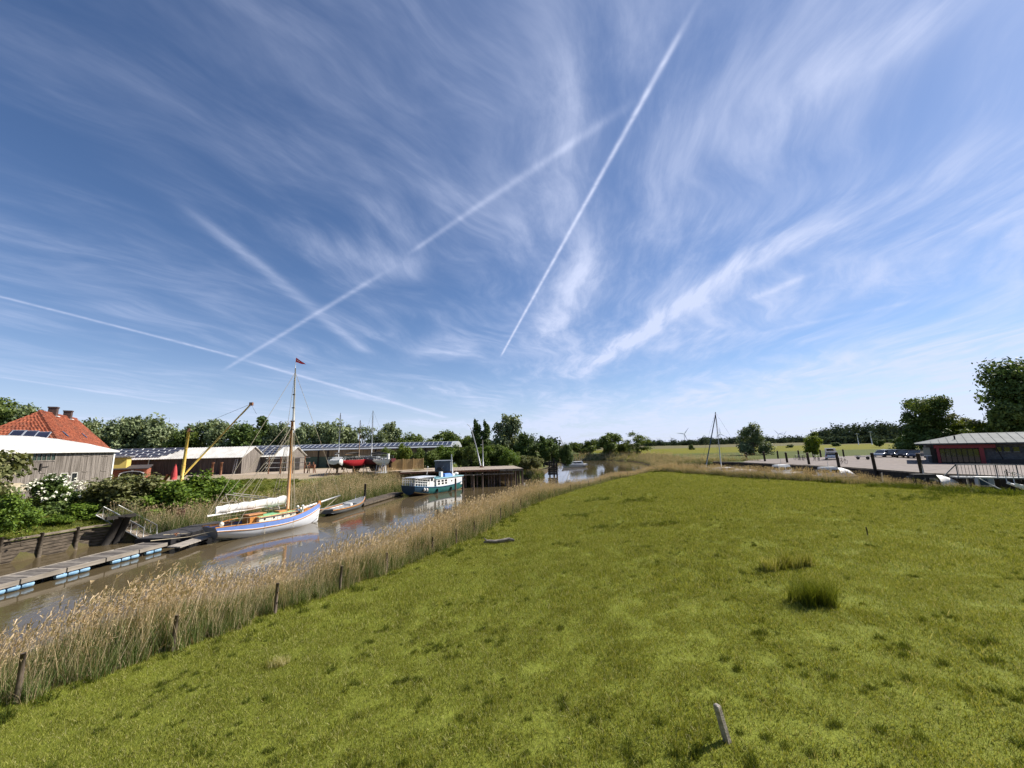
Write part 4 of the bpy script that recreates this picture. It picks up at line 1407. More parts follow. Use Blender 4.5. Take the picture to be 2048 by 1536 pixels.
# --- post crane
cp = at_y(378, 858, 60)
cr = empty('post_crane', (cp.x - .3, 60, gz(cp.x, 60)), 0, 'yellow post crane with a long slanting boom', 'crane')
o = cr.location
top = Vector((.3, 0, cp.z - o.z))
MB().path([(0, 0, -.4), top * .33, top * .35, top * .97], [.25, .25, .22, .18], 10).build('column', CRANE, cr)
for t_ in (.3, .62): MB().tube(top * t_, top * (t_ + .02), .29 - .08 * t_, .29 - .08 * t_, 10).build('collar', CRANE, cr)
MB().tube(top * .95, top * 1.02, .25, .15, 8).build('head', RUST, cr)
MB().box(top * .97 + Vector((.45, 0, -.1)), (.5, .25, .2)).build('bracket', BLACKWOOD, cr)
bt = at_y(502, 808, 60) - o
b0 = Vector((.55, -.2, 1.2))
MB().tube(b0, bt, .14, .10, 8).build('boom', CRANE, cr)
MB().box(bt + Vector((.05, 0, .0)), (.5, .3, .5)).build('boom_head', RUST, cr)
cb = MB().tube(top * .99, bt, .022, .022, 4).tube(b0 + Vector((0, 0, .6)), bt + Vector((0, 0, -.3)), .02, .02, 4)
cb.build('cable', CABLE, cr)
hk = bt + Vector((1.0, 0, -1.6))
MB().tube(bt, hk, .02, .02, 4).build('hoist_rope', CABLE, cr)

# --- red parasol with a wooden lounger
p = at_z(345, 970, gz(-49, 57))
pa = empty('parasol', (p.x, p.y, p.z), 0, 'closed red parasol on the lawn', 'parasol')
MB().tube((0, 0, 0), (.12, 0, 3.0), .035, .03, 6).build('pole', OLDWOOD, pa)
secs = []
for z, r in ((.75, .34), (1.1, .33), (1.9, .24), (2.5, .14), (2.85, .06)):
    secs.append([(.04 * z + r * (1 + .22 * (k % 2)) * math.cos(k * math.pi / 8), r * (1 + .22 * (k % 2)) * math.sin(k * math.pi / 8), z) for k in range(16)])
MB().loft(secs, True, closed=True, cap0=True, cap1=True).build('canopy', mat('red_canvas', (.48, .06, .06), .85, var=.15, scale=6), pa)
sl = empty('garden_lounger', (p.x - 1.5, p.y - .4, p.z), .1, 'curved rust-brown lounger beside the red parasol', 'lounger')
pts = [(-1.3, 0, .18), (-.6, 0, .12), (0, 0, .25), (.6, 0, .75), (1.05, 0, 1.5)]
lm = MB().loft([[(x, -.35, z), (x, .35, z)] for x, _, z in pts], True)
lm.loft([[(x + .03, .35, z - .06), (x + .03, -.35, z - .06)] for x, _, z in pts], True)
lm.build('seat', mat('rust_wood', (.28, .09, .04), .7), sl)
for s in (-.3, .3): MB().path([(x, s, z - .08) for x, _, z in pts], .035, 5).build('runner', OLDWOOD, sl)

# ------------------------------------------------------------------ boats and landing stages
BLUEP = mat('light_blue_paint', (.17, .27, .60), .35, var=.06, scale=2, dirt=.10)
HULLW = mat('white_hull_paint', (.66, .68, .72), .35, var=.04, scale=1.5, dirt=.08)
VARN = mat('orange_varnish', (.46, .17, .035), .35, var=.25, scale=3, stretch=(1, 6, 6), col2=(.60, .27, .07))
MASTW = mat('varnished_spar', (.45, .20, .055), .4, var=.2, scale=2)
CANVAS = mat('white_sailcloth', (.78, .76, .73), .8, var=.05, scale=3, bump=.4, bscale=5)
MINT = mat('mint_green_deck', (.22, .50, .23), .6, var=.08, scale=3)
CREAM = mat('cream_paint', (.70, .66, .56), .5, var=.05)
GREYHULL = mat('grey_boat_paint', (.13, .135, .135), .45, var=.12, scale=2, dirt=.15)
TEAL = mat('teal_hull_paint', (.020, .120, .115), .4, var=.12, scale=1.5, dirt=.15)
NAVY = mat('navy_hull_paint', (.012, .040, .075), .4, var=.15, scale=1.5)
ROPE = mat('tan_rope', (.42, .36, .26), .85)
TAN = mat('tan_waterline', (.40, .28, .15), .8, var=.2, scale=2)
DECKGREY = mat('grey_deck', (.16, .17, .18), .7, var=.12, scale=2)
REDHULL = mat('red_hull_paint', (.36, .022, .028), .35, var=.08)
ANTIFOUL = mat('dark_antifouling', (.035, .020, .020), .8, var=.2)
BLUETARP = mat('blue_tarpaulin', (.035, .16, .50), .6, var=.15, scale=4, bump=.4)
GREYMAST = mat('aluminium_mast', (.36, .37, .38), .45, metal=.3, var=.08)


class Hull:
    """hull form along x (stern -L/2, bow +L/2), z = 0 at the waterline"""
    def __init__(self, L, beam, fs, fm, fb, draft=.5, tran=.72, bowp=1.9, full=.62, rake_b=.5, rake_s=.5, n=18):
        self.L, self.B, self.fs, self.fm, self.fb, self.dr, self.tr = L, beam, fs, fm, fb, draft, tran
        self.bowp, self.full, self.rb, self.rs, self.n = bowp, full, rake_b, rake_s, n

    def half(self, s):
        if s < .5: w = self.tr + (1 - self.tr) * math.sin(s / .5 * math.pi / 2) ** .9
        else: w = max(0.012, 1 - ((s - .5) / .5) ** self.bowp)
        return self.B / 2 * w

    def sheer(self, s):
        a = 2 * (s - .45)
        return self.fm + (self.fb - self.fm) * max(0, a) ** 2 / 1.21 + (self.fs - self.fm) * max(0, -a) ** 2 / .81

    def keel(self, s):
        k = -self.dr
        if s > .8: k = -self.dr + (self.dr + .0) * ((s - .8) / .2) ** 2.2
        if s < .28: k = -self.dr + (self.dr + .22) * ((.28 - s) / .28) ** 1.4
        return k

    def pt(self, s, t, side):
        """t = 0 at the sheer, 1 at the keel"""
        hb, zs, zk = self.half(s), self.sheer(s), self.keel(s)
        z = zs + (zk - zs) * t
        t = min(max(t, 0.0), 1.0)
        y = hb * (1 - t ** (2.2 + self.full * 2.2)) ** .75 if t < 1 else 0.0
        if s > .75: y *= 1 - .35 * ((s - .75) / .25) * t
        x = (s - .5) * self.L
        up = (z - 0) / max(self.fb, .1)
        x += self.rb * up * max(0, (s - .7) / .3) ** 2 - self.rs * up * max(0, (.2 - s) / .2) ** 2
        return (x, side * y, z)

    def band(self, t0, t1, m=6, out=0.0):
        mb = MB()
        for side in (-1, 1):
            secs = []
            for i in range(self.n + 1):
                s = i / self.n
                row = []
                for k in range(m + 1):
                    p = Vector(self.pt(s, t0 + (t1 - t0) * k / m, side))
                    p.y += side * out
                    row.append(p)
                secs.append(row if side < 0 else list(reversed(row)))
            mb.loft(secs, True)
        return mb

    def rail(self, t, r, inset=0.0, n=5, s0=0.0, s1=1.0):
        mb = MB()
        for side in (-1, 1):
            pts = []
            for i in range(self.n + 1):
                s = s0 + (s1 - s0) * i / self.n
                p = Vector(self.pt(s, t, side)); p.y -= side * inset
                pts.append(p)
            mb.path(pts, r, n)
        return mb

    def transom(self, t0=0.0, t1=1.0, m=8):
        P_ = [self.pt(0, t0 + (t1 - t0) * k / m, 1) for k in range(m + 1)]
        S_ = [self.pt(0, t0 + (t1 - t0) * k / m, -1) for k in range(m, -1, -1)]
        return MB().poly([(x - .004, y, z) for x, y, z in P_ + S_])

    def deck(self, drop, s0=0.0, s1=1.0, inset=.05):
        mb = MB(); secs = []
        for i in range(self.n + 1):
            s = s0 + (s1 - s0) * i / self.n
            p = self.pt(s, .02, 1)
            y, z = max(.01, p[1] - inset), self.sheer(s) - drop
            secs.append([(p[0], -y, z), (p[0], 0, z + .03), (p[0], y, z)])
        return mb.loft(secs, True)


def box_house(mb, x0, x1, w0, w1, z0, z1, tum=.06):
    """deckhouse with sloping sides, wider aft (w0) than forward (w1)"""
    v = [(x0, -w0, z0), (x1, -w1, z0), (x1, w1, z0), (x0, w0, z0), (x0 + tum, -w0 + tum, z1), (x1 - tum, -w1 + tum, z1), (x1 - tum, w1 - tum, z1), (x0 + tum, w0 - tum, z1)]
    return mb.add(v, [(3, 2, 1, 0), (4, 5, 6, 7), (0, 1, 5, 4), (1, 2, 6, 5), (2, 3, 7, 6), (3, 0, 4, 7)])


# --- the gaff cutter
ps, pb = at_z(438, 1082, 0), at_z(629, 1043.5, 0)
hd = math.atan2(pb.y - ps.y, pb.x - ps.x)
Ls = (pb - ps).length
mid_ = (ps + pb) / 2
sb = empty('gaff_cutter', (mid_.x, mid_.y, 0), hd, 'old sailing boat with a white hull, blue upper band and furled white sail', 'sailing boat')
H = Hull(Ls + .6, 3.1, 1.30, 1.12, 1.95, .55, .70, 2.0, .35, .35, .9, 22)
H.band(0, .25).build('blue_strake', BLUEP, sb)
H.band(.25, 1.0, 10, .012).build('hull', HULLW, sb)
H.rail(.285, .04, -.02).build('rubbing_strake', VARN, sb)
H.rail(-.02, .05, .02).build('rail_cap', VARN, sb)
H.rail(.25, .022, -.02).build('white_line', WHITE, sb)
H.band(.80, .84, 1, .02).build('waterline_stripe', mat('dark_boot_top', (.05, .05, .055), .6), sb)
H.transom(0, 1).build('transom', mat('shade_grey_transom', (.20, .20, .21), .5, var=.1), sb)  # stern's shadow side painted into the transom colour as a darker grey
H.deck(.30, .02, .985).build('deck', CREAM, sb)
H.deck(.285, .70, .98, .12).build('foredeck', MINT, sb)
zz = lambda x: H.sheer(x / H.L + .5)
cab = MB(); box_house(cab, -1.9, 1.9, 1.02, .82, zz(0) - .3, zz(0) + .40)
co = cab.build('coachroof', CREAM, sb)
box_house(MB(), -2.0, 2.0, 1.10, .90, zz(0) + .402, zz(0) + .45, .02).build('roof_edge', VARN, sb).parent = co
box_house(MB(), -1.85, 1.85, .95, .76, zz(0) + .452, zz(0) + .48, .05).build('roof_top', MINT, sb).parent = co
for x in (-1.35, -.45, .45, 1.3):
    for s in (-1, 1):
        y = s * (1.02 - .2 * (x + 1.9) / 3.8 - .02)
        MB().tube((x, y - s * .05, zz(0) + .20), (x, y + s * .015, zz(0) + .20), .085, .085, 10).build('porthole', BLACKWOOD, sb).parent = co
hs = MB(); box_house(hs, -2.5, -1.2, .62, .58, zz(-2) - .25, zz(-2) + .66)
ho = hs.build('companionway', VARN, sb)
box_house(MB(), -2.62, -1.0, .68, .64, zz(-2) + .663, zz(-2) + .72, .02).build('sliding_hatch', VARN, sb).parent = ho
box_house(MB(), .3, 1.2, .42, .40, zz(.8) + .40, zz(.8) + .60).build('skylight', VARN, sb)
ck = MB(); box_house(ck, -4.1, -2.55, .85, .9, zz(-3) - .296, zz(-3) - .10, .02); ck.build('cockpit_coaming', VARN, sb)
box_house(MB(), -4.0, -2.65, .74, .78, zz(-3) - .098, zz(-3) - .06, .01).build('cockpit_well', BLACKWOOD, sb)
H.rail(.02, .05, .30, 5, .03, .2).build('stern_bench', VARN, sb)
MB().tube((-4.55, 0, zz(-4.5) - .3), (-4.5, 0, zz(-4.5) + .35), .05, .05, 6).ball((-4.5, 0, zz(-4.5) + .1), .20, 8, 5).build('rudder_post', CREAM, sb)
MB().beam((-4.5, 0, zz(-4.5) + .30), (-3.2, 0, zz(-4.5) + .42), .06, .07).build('tiller', VARN, sb)
for x, y in ((2.7, .25), (2.95, -.22)):
    MB().tube((x, y, zz(x) - .3), (x, y, zz(x) + .35), .09, .08, 8).ball((x, y, zz(x) + .40), .15, 8, 5).build('deck_vent', WHITE, sb)
MB().box((2.3, 0, zz(2.3) - .08), (.55, .7, .4)).tube((2.3, -.5, zz(2.3) + .02), (2.3, .5, zz(2.3) + .02), .14, .14, 8).build('windlass', BLACKWOOD, sb)
MB().box((3.5, 0, zz(3.5) - .12), (.9, .7, .2)).build('fore_hatch', VARN, sb)
bo = Vector((H.L / 2 + .25, 0, H.fb))
MB().tube((2.9, .12, zz(2.9) + .12), (bo.x + 2.6, 0, bo.z + .42), .11, .075, 8).build('bowsprit', WHITE, sb)
MB().box((bo.x - .12, 0, bo.z - .05), (.3, .22, .45)).build('stem_head', VARN, sb)
MB().path([H.pt(1, t, 1) for t in (0, .3, .6, .95)], .05, 5).build('stem_band', WHITE, sb)
mx = 1.45
mz0, mz1, mz2 = zz(mx) - .3, 10.6, 16.3
rk = .012
mp_ = lambda z: Vector((mx - rk * (z - mz0), 0, z))
MB().tube(mp_(mz0), mp_(mz1), .16, .13, 10).build('lower_mast', MASTW, sb)
MB().path([mp_(mz1 - .9) + Vector((.22, 0, 0)), mp_(mz1 + .2) + Vector((.1, 0, 0)), mp_(mz2)], [.12, .115, .06], 9).build('topmast', WHITE, sb)
for z in (mz1, mz1 - .85, 12.0, 13.4): MB().tube(mp_(z), mp_(z + .10), .20 if z < 11 else .13, .20 if z < 11 else .13, 9).build('mast_band', BLACKWOOD, sb)
MB().tube(mp_(mz0 + .2), mp_(mz0 + .9), .24, .22, 8).build('mast_collar', VARN, sb)
ba, bb = Vector((mx - .2, 0, 2.35)), Vector((-5.6, .15, 2.22))
MB().tube(ba, bb, .09, .075, 8).build('boom', WHITE, sb)
ga, gb = Vector((mx - .25, .05, 2.95)), Vector((-5.0, .2, 2.85))
MB().tube(ga, gb, .075, .06, 8).build('gaff', WHITE, sb)
secs = []
for k in range(25):
    t = k / 24
    c = ba.lerp(bb, t * .90 + .01) + Vector((0, .04 * math.sin(t * 19), .37 + .03 * math.sin(t * 23)))
    h, w = .40 - .10 * t + .035 * math.sin(t * 31), .20 - .05 * t + .03 * math.sin(t * 37)
    secs.append([c + Vector((0, w * math.cos(a) * (1 + .12 * math.sin(3 * a + k)), h * math.sin(a))) for a in np.linspace(0, 2 * math.pi, 13)[:-1]])
so = MB().loft(secs, True, True, True, True).build('furled_sail', CANVAS, sb)
for t in (.15, .32, .5, .68, .85):
    c = ba.lerp(bb, t * .90) + Vector((0, 0, .37))
    pts = [c + Vector((0, .245 * math.cos(a), .44 * math.sin(a))) for a in np.linspace(0, 2 * math.pi, 13)]
    MB().path(pts, .018, 4).build('sail_tie', ROPE, sb).parent = so
mt = mp_(mz1 - .4)
rg = []
for s in (-1, 1):
    for k, dx in enumerate((-.55, -.1, .35)):
        rg.append((mt + Vector((0, s * .1, 0)), Vector((mx - .5 + dx, s * 1.5, zz(mx) + .1))))
    rg.append((mp_(15.9), Vector((mx - .3, s * 1.5, zz(mx) + .1))))
    rg.append((mt, Vector((-3.9, s * 1.35, zz(-3.9) + .1))))
    rg.append((mp_(9.2), Vector((-4.4, s * .5, 2.4))))
rg += [(mt, bo + Vector((0, 0, .1))), (mp_(15.9), Vector((bo.x + 2.5, 0, bo.z + .45))), (mp_(10.9), bb + Vector((.1, 0, 0))), (mp_(15.8), bb), (mt, ga.lerp(gb, .6)),
       (mp_(10.0), Vector((2.4, .3, zz(2.4))))]
for a, b_ in rg:
    MB().tube(a, b_, .021, .021, 4, False).build('rigging_line', ROPE, sb)
for s in (-1, 1): MB().tube(Vector((bo.x + 2.4, 0, bo.z + .38)), (H.L / 2 - .25, s * .12, .5), .022, .022, 4, False).build('bobstay', ROPE, sb)
MB().tube(mp_(mz2 - .3), mp_(mz2 + .95), .025, .018, 5).build('flag_staff', WHITE, sb)
ft = mp_(mz2 + .9)
ang = -hd + .0                      # the pennant streams to the right of the picture, drooping
fd = Vector((math.cos(ang - .25), math.sin(ang - .25), 0))
secs = []
for k in range(9):
    t = k / 8
    c = ft + fd * (1.35 * t) + Vector((0, 0, -.62 * t)) + Vector((0, 0, .03 * math.sin(9 * t)))
    h = .24 * (1 - t) + .02
    wv = fd.cross(Vector((0, 0, 1))) * .06 * math.sin(8 * t)
    secs.append([c + wv + Vector((0, 0, h)), c + wv - Vector((0, 0, h))])
po = MB().loft(secs, True).build('pennant', mat('red_pennant', (.62, .035, .045), .8, var=.05), sb)
ww_ = MB()
for k in range(1, 3):
    q0, q1 = secs[k], secs[k + 1]
    ww_.add([Vector(q0[0]).lerp(Vector(q0[1]), .42) - Vector((0, .02, 0)), Vector(q0[0]).lerp(Vector(q0[1]), .58) - Vector((0, .02, 0)), Vector(q1[0]).lerp(Vector(q1[1]), .58) - Vector((0, .02, 0)), Vector(q1[0]).lerp(Vector(q1[1]), .42) - Vector((0, .02, 0))], [(0, 1, 2, 3)])
ww_.build('white_cross', WHITE, sb).parent = po
st_ = MB()                         # stanchions and lifeline
for s in (-1, 1):
    pts = []
    for k in range(9):
        u = .08 + .84 * k / 8
        p = Vector(H.pt(u, 0, s)); p.y -= s * .06
        st_.tube(p, p + Vector((0, 0, .62)), .016, .016, 4)
        pts.append(p + Vector((0, 0, .60)))
    st_.path(pts, .012, 4)
st_.build('lifeline', ROPE, sb)

for a, b_ in ((Vector((-4.9, -.9, 1.1)), Vector((-9.0, .8, .9))), (Vector((-4.8, .9, 1.1)), Vector((-7.5, 2.6, .9))), (Vector((4.6, .4, 1.6)), Vector((7.5, 4.5, .6)))):
    MB().path([a, a.lerp(b_, .5) - Vector((0, 0, .18)), b_], .025, 5).build('mooring_line', ROPE, sb)
for x in (-1.6, 1.2):
    p = Vector(H.pt(x / H.L + .5, .3, -1)); MB().path([p + Vector((0, -.02, .35)), p + Vector((0, -.06, -.1)), p + Vector((0, -.04, -.5))], .02, 4).build('fender_line', ROPE, sb)

# --- grey launch
ps, pb = at_z(652, 1032, 0), at_z(726, 1010, 0)
hd = math.atan2(pb.y - ps.y, pb.x - ps.x)
mid_ = (ps + pb) / 2
la = empty('launch', (mid_.x, mid_.y, 0), hd, 'open grey launch with an orange rubbing strake ahead of the sailing boat', 'boat')
H = Hull((pb - ps).length + .4, 2.5, .72, .66, 1.15, .35, .78, 2.2, .4, .2, .1, 16)
H.band(0, 1.0, 8).build('hull', GREYHULL, la)
H.rail(.12, .06, -.02).build('rubbing_strake', VARN, la)
H.transom().build('transom', GREYHULL, la)
H.deck(.06, .62, .99).build('foredeck', DECKGREY, la)
H.deck(.42, .0, .64).build('floor', DECKGREY, la)
H.rail(0, .05, .02).build('gunwale', mat('grey_gunwale', (.22, .23, .24), .5), la)
for k in range(4):
    MB().box((-2.0 + k * .85, 0, .50), (.30, 1.9, .07)).box((-2.0 + k * .85, 0, .34), (.10, .5, .3)).build('thwart', WHITE, la)
for s in (-1, 1): MB().box((-.6, s * .86, .50), (3.2, .22, .06)).build('side_bench', WHITE, la)
box_house(MB(), .2, .8, .5, .45, .30, .80, .05).build('engine_box', WHITE, la)
MB().tube((2.2, 0, 1.0), (2.2, 0, 1.7), .03, .03, 5).build('mooring_post', GREYMAST, la)

# --- barge houseboat
ps, pb = at_z(817, 993, 0), at_z(927, 975, 0)
hd = math.atan2(pb.y - ps.y, pb.x - ps.x)
mid_ = (ps + pb) / 2
bg_ = empty('houseboat_barge', (mid_.x, mid_.y, 0), hd, 'teal houseboat barge with white cabin and railings', 'barge')
H = Hull((pb - ps).length, 3.7, 1.65, 1.10, 1.75, .6, .80, 3.0, .9, .25, .2, 24)
H.band(0, .62, 5).build('hull', TEAL, bg_)
H.band(.62, .70, 1, .02).build('waterline_stripe', TAN, bg_)
H.band(.70, 1.0, 4, .0).build('bottom', ANTIFOUL, bg_)
H.transom().build('transom', NAVY, bg_)
nb_ = MB()
for side in (-1, 1):
    secs = []
    for i in range(9):
        s = i / 8 * .20
        secs.append([Vector(H.pt(s, t, side)) + Vector((0, side * .02, 0)) for t in ((0, .2, .4, .58) if side < 0 else (.58, .4, .2, 0))])
    nb_.loft(secs, True)
nb_.build('stern_paint', NAVY, bg_)
H.rail(.02, .07, -.02).build('rubbing_strake', mat('blue_rail_paint', (.02, .10, .20), .5), bg_)
H.deck(.25, .01, .99).build('deck', TEAL, bg_)
hL = H.L
x0c, x1c = -hL * .16, hL * .38
cab = MB(); box_house(cab, x0c, x1c, 1.56, 1.34, .9, 2.35, .12)
co = cab.build('cabin', WHITE, bg_)
box_house(MB(), x0c - .1, x1c + .1, 1.57, 1.36, 2.352, 2.47, .06).build('cabin_roof', mat('pale_teal_roof', (.14, .30, .34), .6), bg_).parent = co
for k, x in enumerate((x0c + .7, x0c + 1.7, x0c + 2.6)):
    for s in (-1, 1):
        y = s * (1.50 - .22 * (x - x0c) / (x1c - x0c))
        MB().box((x, y, 1.95), (.52, .06, .30)).box((x, y, 1.50), (.52, .06, .30)).build('window', GLASS, bg_).parent = co
for k, x in enumerate((x0c + 4.2, x0c + 5.3)):
    for s in (-1, 1):
        y = s * (1.50 - .22 * (x - x0c) / (x1c - x0c))
        MB().tube((x, y - s * .04, 1.75), (x, y + s * .04, 1.75), .13, .13, 10).build('porthole', GLASS, bg_).parent = co
wx0, wx1 = -hL * .30, -hL * .16 - .15
wh = MB(); box_house(wh, wx0, wx1, 1.3, 1.3, 1.0, 2.8, .08)
wo_ = wh.build('wheelhouse', WHITE, bg_)
box_house(MB(), -hL * .465, wx1 + .2, 1.5, 1.45, 2.803, 2.90, .04).build('awning_roof', mat('pale_grey_awning', (.42, .45, .50), .7), bg_)
for s in (-1, 1):
    for k in range(2): MB().box((wx0 + .45 + k * .75, s * 1.26, 2.35), (.45, .06, .46)).build('window', GLASS, bg_).parent = wo_
for k in range(3): MB().box((wx0 - .02, -.8 + .8 * k, 2.35), (.06, .6, .46)).build('window', GLASS, bg_).parent = wo_
rl = MB()
for s in (-1, 1):
    pts = []
    for k in range(7):
        u = .015 + .2 * k / 6
        p = Vector(H.pt(u, 0, s)); p.y -= s * .12
        MB().tube(p, p + Vector((0, 0, 1.25)), .05, .05, 6).build('railing_post', WHITE, bg_)
        pts.append(p)
    for dz_ in (.45, .85, 1.22): rl.path([p + Vector((0, 0, dz_)) for p in pts], .045, 5)
for y in np.linspace(-1.3, 1.3, 6):
    p = Vector(H.pt(0, 0, 1)); rl.tube((p.x + .1, y, p.z), (p.x + .1, y, p.z + 1.25), .04, .04, 5)
for dz_ in (.45, .85, 1.22):
    p = Vector(H.pt(0, 0, 1)); rl.tube((p.x + .1, -1.35, p.z + dz_), (p.x + .1, 1.35, p.z + dz_), .04, .04, 5)
rl.build('stern_railing', WHITE, bg_)
for x in (-hL * .46, -hL * .38):
    for s in (-1, 1): MB().tube((x, s * 1.3, 1.4), (x, s * 1.3, 2.8), .06, .06, 6).build('awning_post', WHITE, bg_)
MB().tube((hL * .27, 0, 2.4), (hL * .25, 0, 6.3), .14, .10, 8).build('mast', WHITE, bg_)
MB().box((hL * .27, 0, 2.6), (.7, .6, .5)).build('mast_case', WHITE, bg_)
tp = MB(); box_house(tp, hL * .06, hL * .22, .8, .7, 2.471, 3.0, .35); tp.build('tarpaulin', BLUETARP, bg_)
MB().ball((hL * .345, 0, 2.75), .42, 8, 5, (1.2, 1, .7)).build('roof_dome', WHITE, bg_)
MB().box((hL * .02, -.3, 2.95), (.5, .5, .9)).build('roof_chair', WHITE, bg_)
MB().tube((-hL * .17, .5, 3.1), (-hL * .155, .5, 4.3), .04, .03, 5).ball((-hL * .155, .5, 4.35), .12, 6, 4).build('lamp_staff', WHITE, bg_)
for u in (.12, .16):
    p = Vector(H.pt(u, .28, -1)); MB().ball(p + Vector((0, -.2, 0)), .26, 8, 6, (.7, .7, 1.15)).build('fender', WHITE, bg_)
for u in (.33, .58):
    p = Vector(H.pt(u, .25, -1)); MB().tube(p + Vector((0, -.12, .1)), p + Vector((0, -.12, -.8)), .13, .13, 8).build('fender', BLACKWOOD, bg_)
box_house(MB(), hL * .40, hL * .47, 1.0, .6, 1.45, 1.80, .1).build('fore_locker', BLACKWOOD, bg_)

# --- floating pontoon with plank deck on blue floats
A0, A1 = at_z(-70, 1190, .55), at_z(338, 1086, .55)
dr = (A1 - A0); Lp = dr.length; ang = math.atan2(dr.y, dr.x)
pn = empty('floating_pontoon', (A0.x, A0.y, 0), ang, 'grey plank pontoon floating on light blue drums', 'pontoon')
g_ = np.random.default_rng(12)
PLK = [mat('pontoon_plank_%d' % k, c, .9, var=.25, scale=2, stretch=(5, 1, 5), col2=tuple(v * 1.5 for v in c)) for k, c in enumerate(((.085, .073, .064), (.125, .11, .095), (.26, .23, .195)))]
nP = int(Lp / .155)
for i in range(nP):
    x = (i + .5) * Lp / nP
    k = 2 if (i % 9 == 0) else int(g_.integers(0, 2))
    MB().box((x, 1.15, .55 + g_.uniform(-.008, .008)), (Lp / nP * .9, 2.0, .045)).build('plank', PLK[k], pn)
for y in (.12, 2.18):
    for k in range(5):
        x0, x1 = k * Lp / 5 + .04, (k + 1) * Lp / 5 - .04
        MB().box(((x0 + x1) / 2, y, .47 + .01 * (k % 2)), (x1 - x0, .10, .26)).build('side_beam', mat('pale_beam', (.24, .21, .175), .9, var=.25, scale=2, stretch=(.4, 4, 4), dirt=.3), pn)
FLOATC = mat('blue_plastic_float', (.16, .33, .52), .5, var=.10, scale=3, col2=(.30, .45, .58), dirt=.2)
for c0 in (1.4, 4.2, 7.3, 9.6, 11.9, 16.6, 18.6):
    for k in range(3):
        x = c0 + k * .62
        if x > Lp - .5: continue
        for y in (.28, 2.0):
            MB().path([(x - .27, y, .17), (x - .22, y, .17), (x + .22, y, .17), (x + .27, y, .17)], [.12, .17, .17, .12], 8).build('float', FLOATC, pn)

# --- black float between pontoon and cutter
c = at_z(372, 1079, 0)
bf = empty('black_float', (c.x - .3, c.y + 1.0, 0), ang + .10, 'flat black steel float beside the pontoon end', 'float')
BF = mat('black_steel', (.018, .017, .018), .6, var=.3, scale=2, spec=.3)
fl = MB(); box_house(fl, -4.0, 3.6, 1.5, 1.5, -.3, .72, .03); fl.build('hull', BF, bf)
MB().box((-.2, 0, .745), (7.4, 2.8, .05)).build('deck', mat('dark_deck', (.045, .043, .045), .8, var=.3, scale=1.5), bf)
for x in (-3.2, 0, 2.9):
    MB().tube((x, -1.2, .77), (x, -1.2, 1.0), .07, .07, 6).beam((x - .22, -1.2, .95), (x + .22, -1.2, .95), .07, .07).build('cleat', RUST, bf)
tk = at_z(392, 1076, .5)
cr_ = empty('timber_raft', (tk.x + .3, tk.y - .8, 0), ang + .18, 'short raft of pale timber lying off the black float', 'raft')
for k in range(4): MB().box((0, -.5 + k * .3, .42), (4.2 - k * .2, .27, .09)).build('plank', PLK[2], cr_)
for x in (-1.2, 1.2): MB().tube((x - .4, -.05, .2), (x + .4, -.05, .2), .19, .19, 8).build('drum', BLACKWOOD, cr_)

# --- truss gangways
def gangway(name, label, P0, P1, w, h, n, m, decked=True):
    P0, P1 = Vector(P0), Vector(P1)
    d = P1 - P0
    L = d.length
    e = empty(name, P0, math.atan2(d.y, d.x), label, 'gangway')
    pitch = math.atan2(d.z, math.hypot(d.x, d.y))
    Mx = Matrix.Rotation(-pitch, 3, 'Y')
    T = lambda x, y, z: Mx @ Vector((x, y, z))
    for s in (-1, 1):
        MB().tube(T(0, s * w, 0), T(L, s * w, 0), .045, .045, 6).build('lower_chord', m, e)
        MB().tube(T(.5, s * w, h), T(L - .5, s * w, h), .045, .045, 6).build('handrail', m, e)
        MB().tube(T(0, s * w, 0), T(.5, s * w, h), .04, .04, 6).tube(T(L, s * w, 0), T(L - .5, s * w, h), .04, .04, 6).build('end_post', m, e)
        for k in range(n):
            a, b_ = .5 + (L - 1) * k / n, .5 + (L - 1) * (k + .5) / n
            c_ = .5 + (L - 1) * (k + 1) / n
            MB().tube(T(a, s * w, h), T(b_, s * w, 0), .028, .028, 5).tube(T(b_, s * w, 0), T(c_, s * w, h), .028, .028, 5).build('brace', m, e)
    if decked:
        k = int(L / .25)
        for i in range(k): MB().box(T((i + .5) * L / k, 0, .05), (L / k * .92, w * 2 - .12, .035), m=Mx).build('tread', OLDWOOD, e)
    return e


gangway('gangway', 'pale grey truss gangway sloping from the bank to the black float', at_y(206, 1028, 36.6), at_y(300, 1078, 35.6), .55, .95, 7, STEEL)
gangway('spare_gangway', 'second pale truss gangway lying behind the furled sail', at_y(448, 1003, 44.5), at_y(566, 1018, 43.5), .5, .9, 6, mat('pale_truss', (.50, .46, .40), .6, var=.1), False)

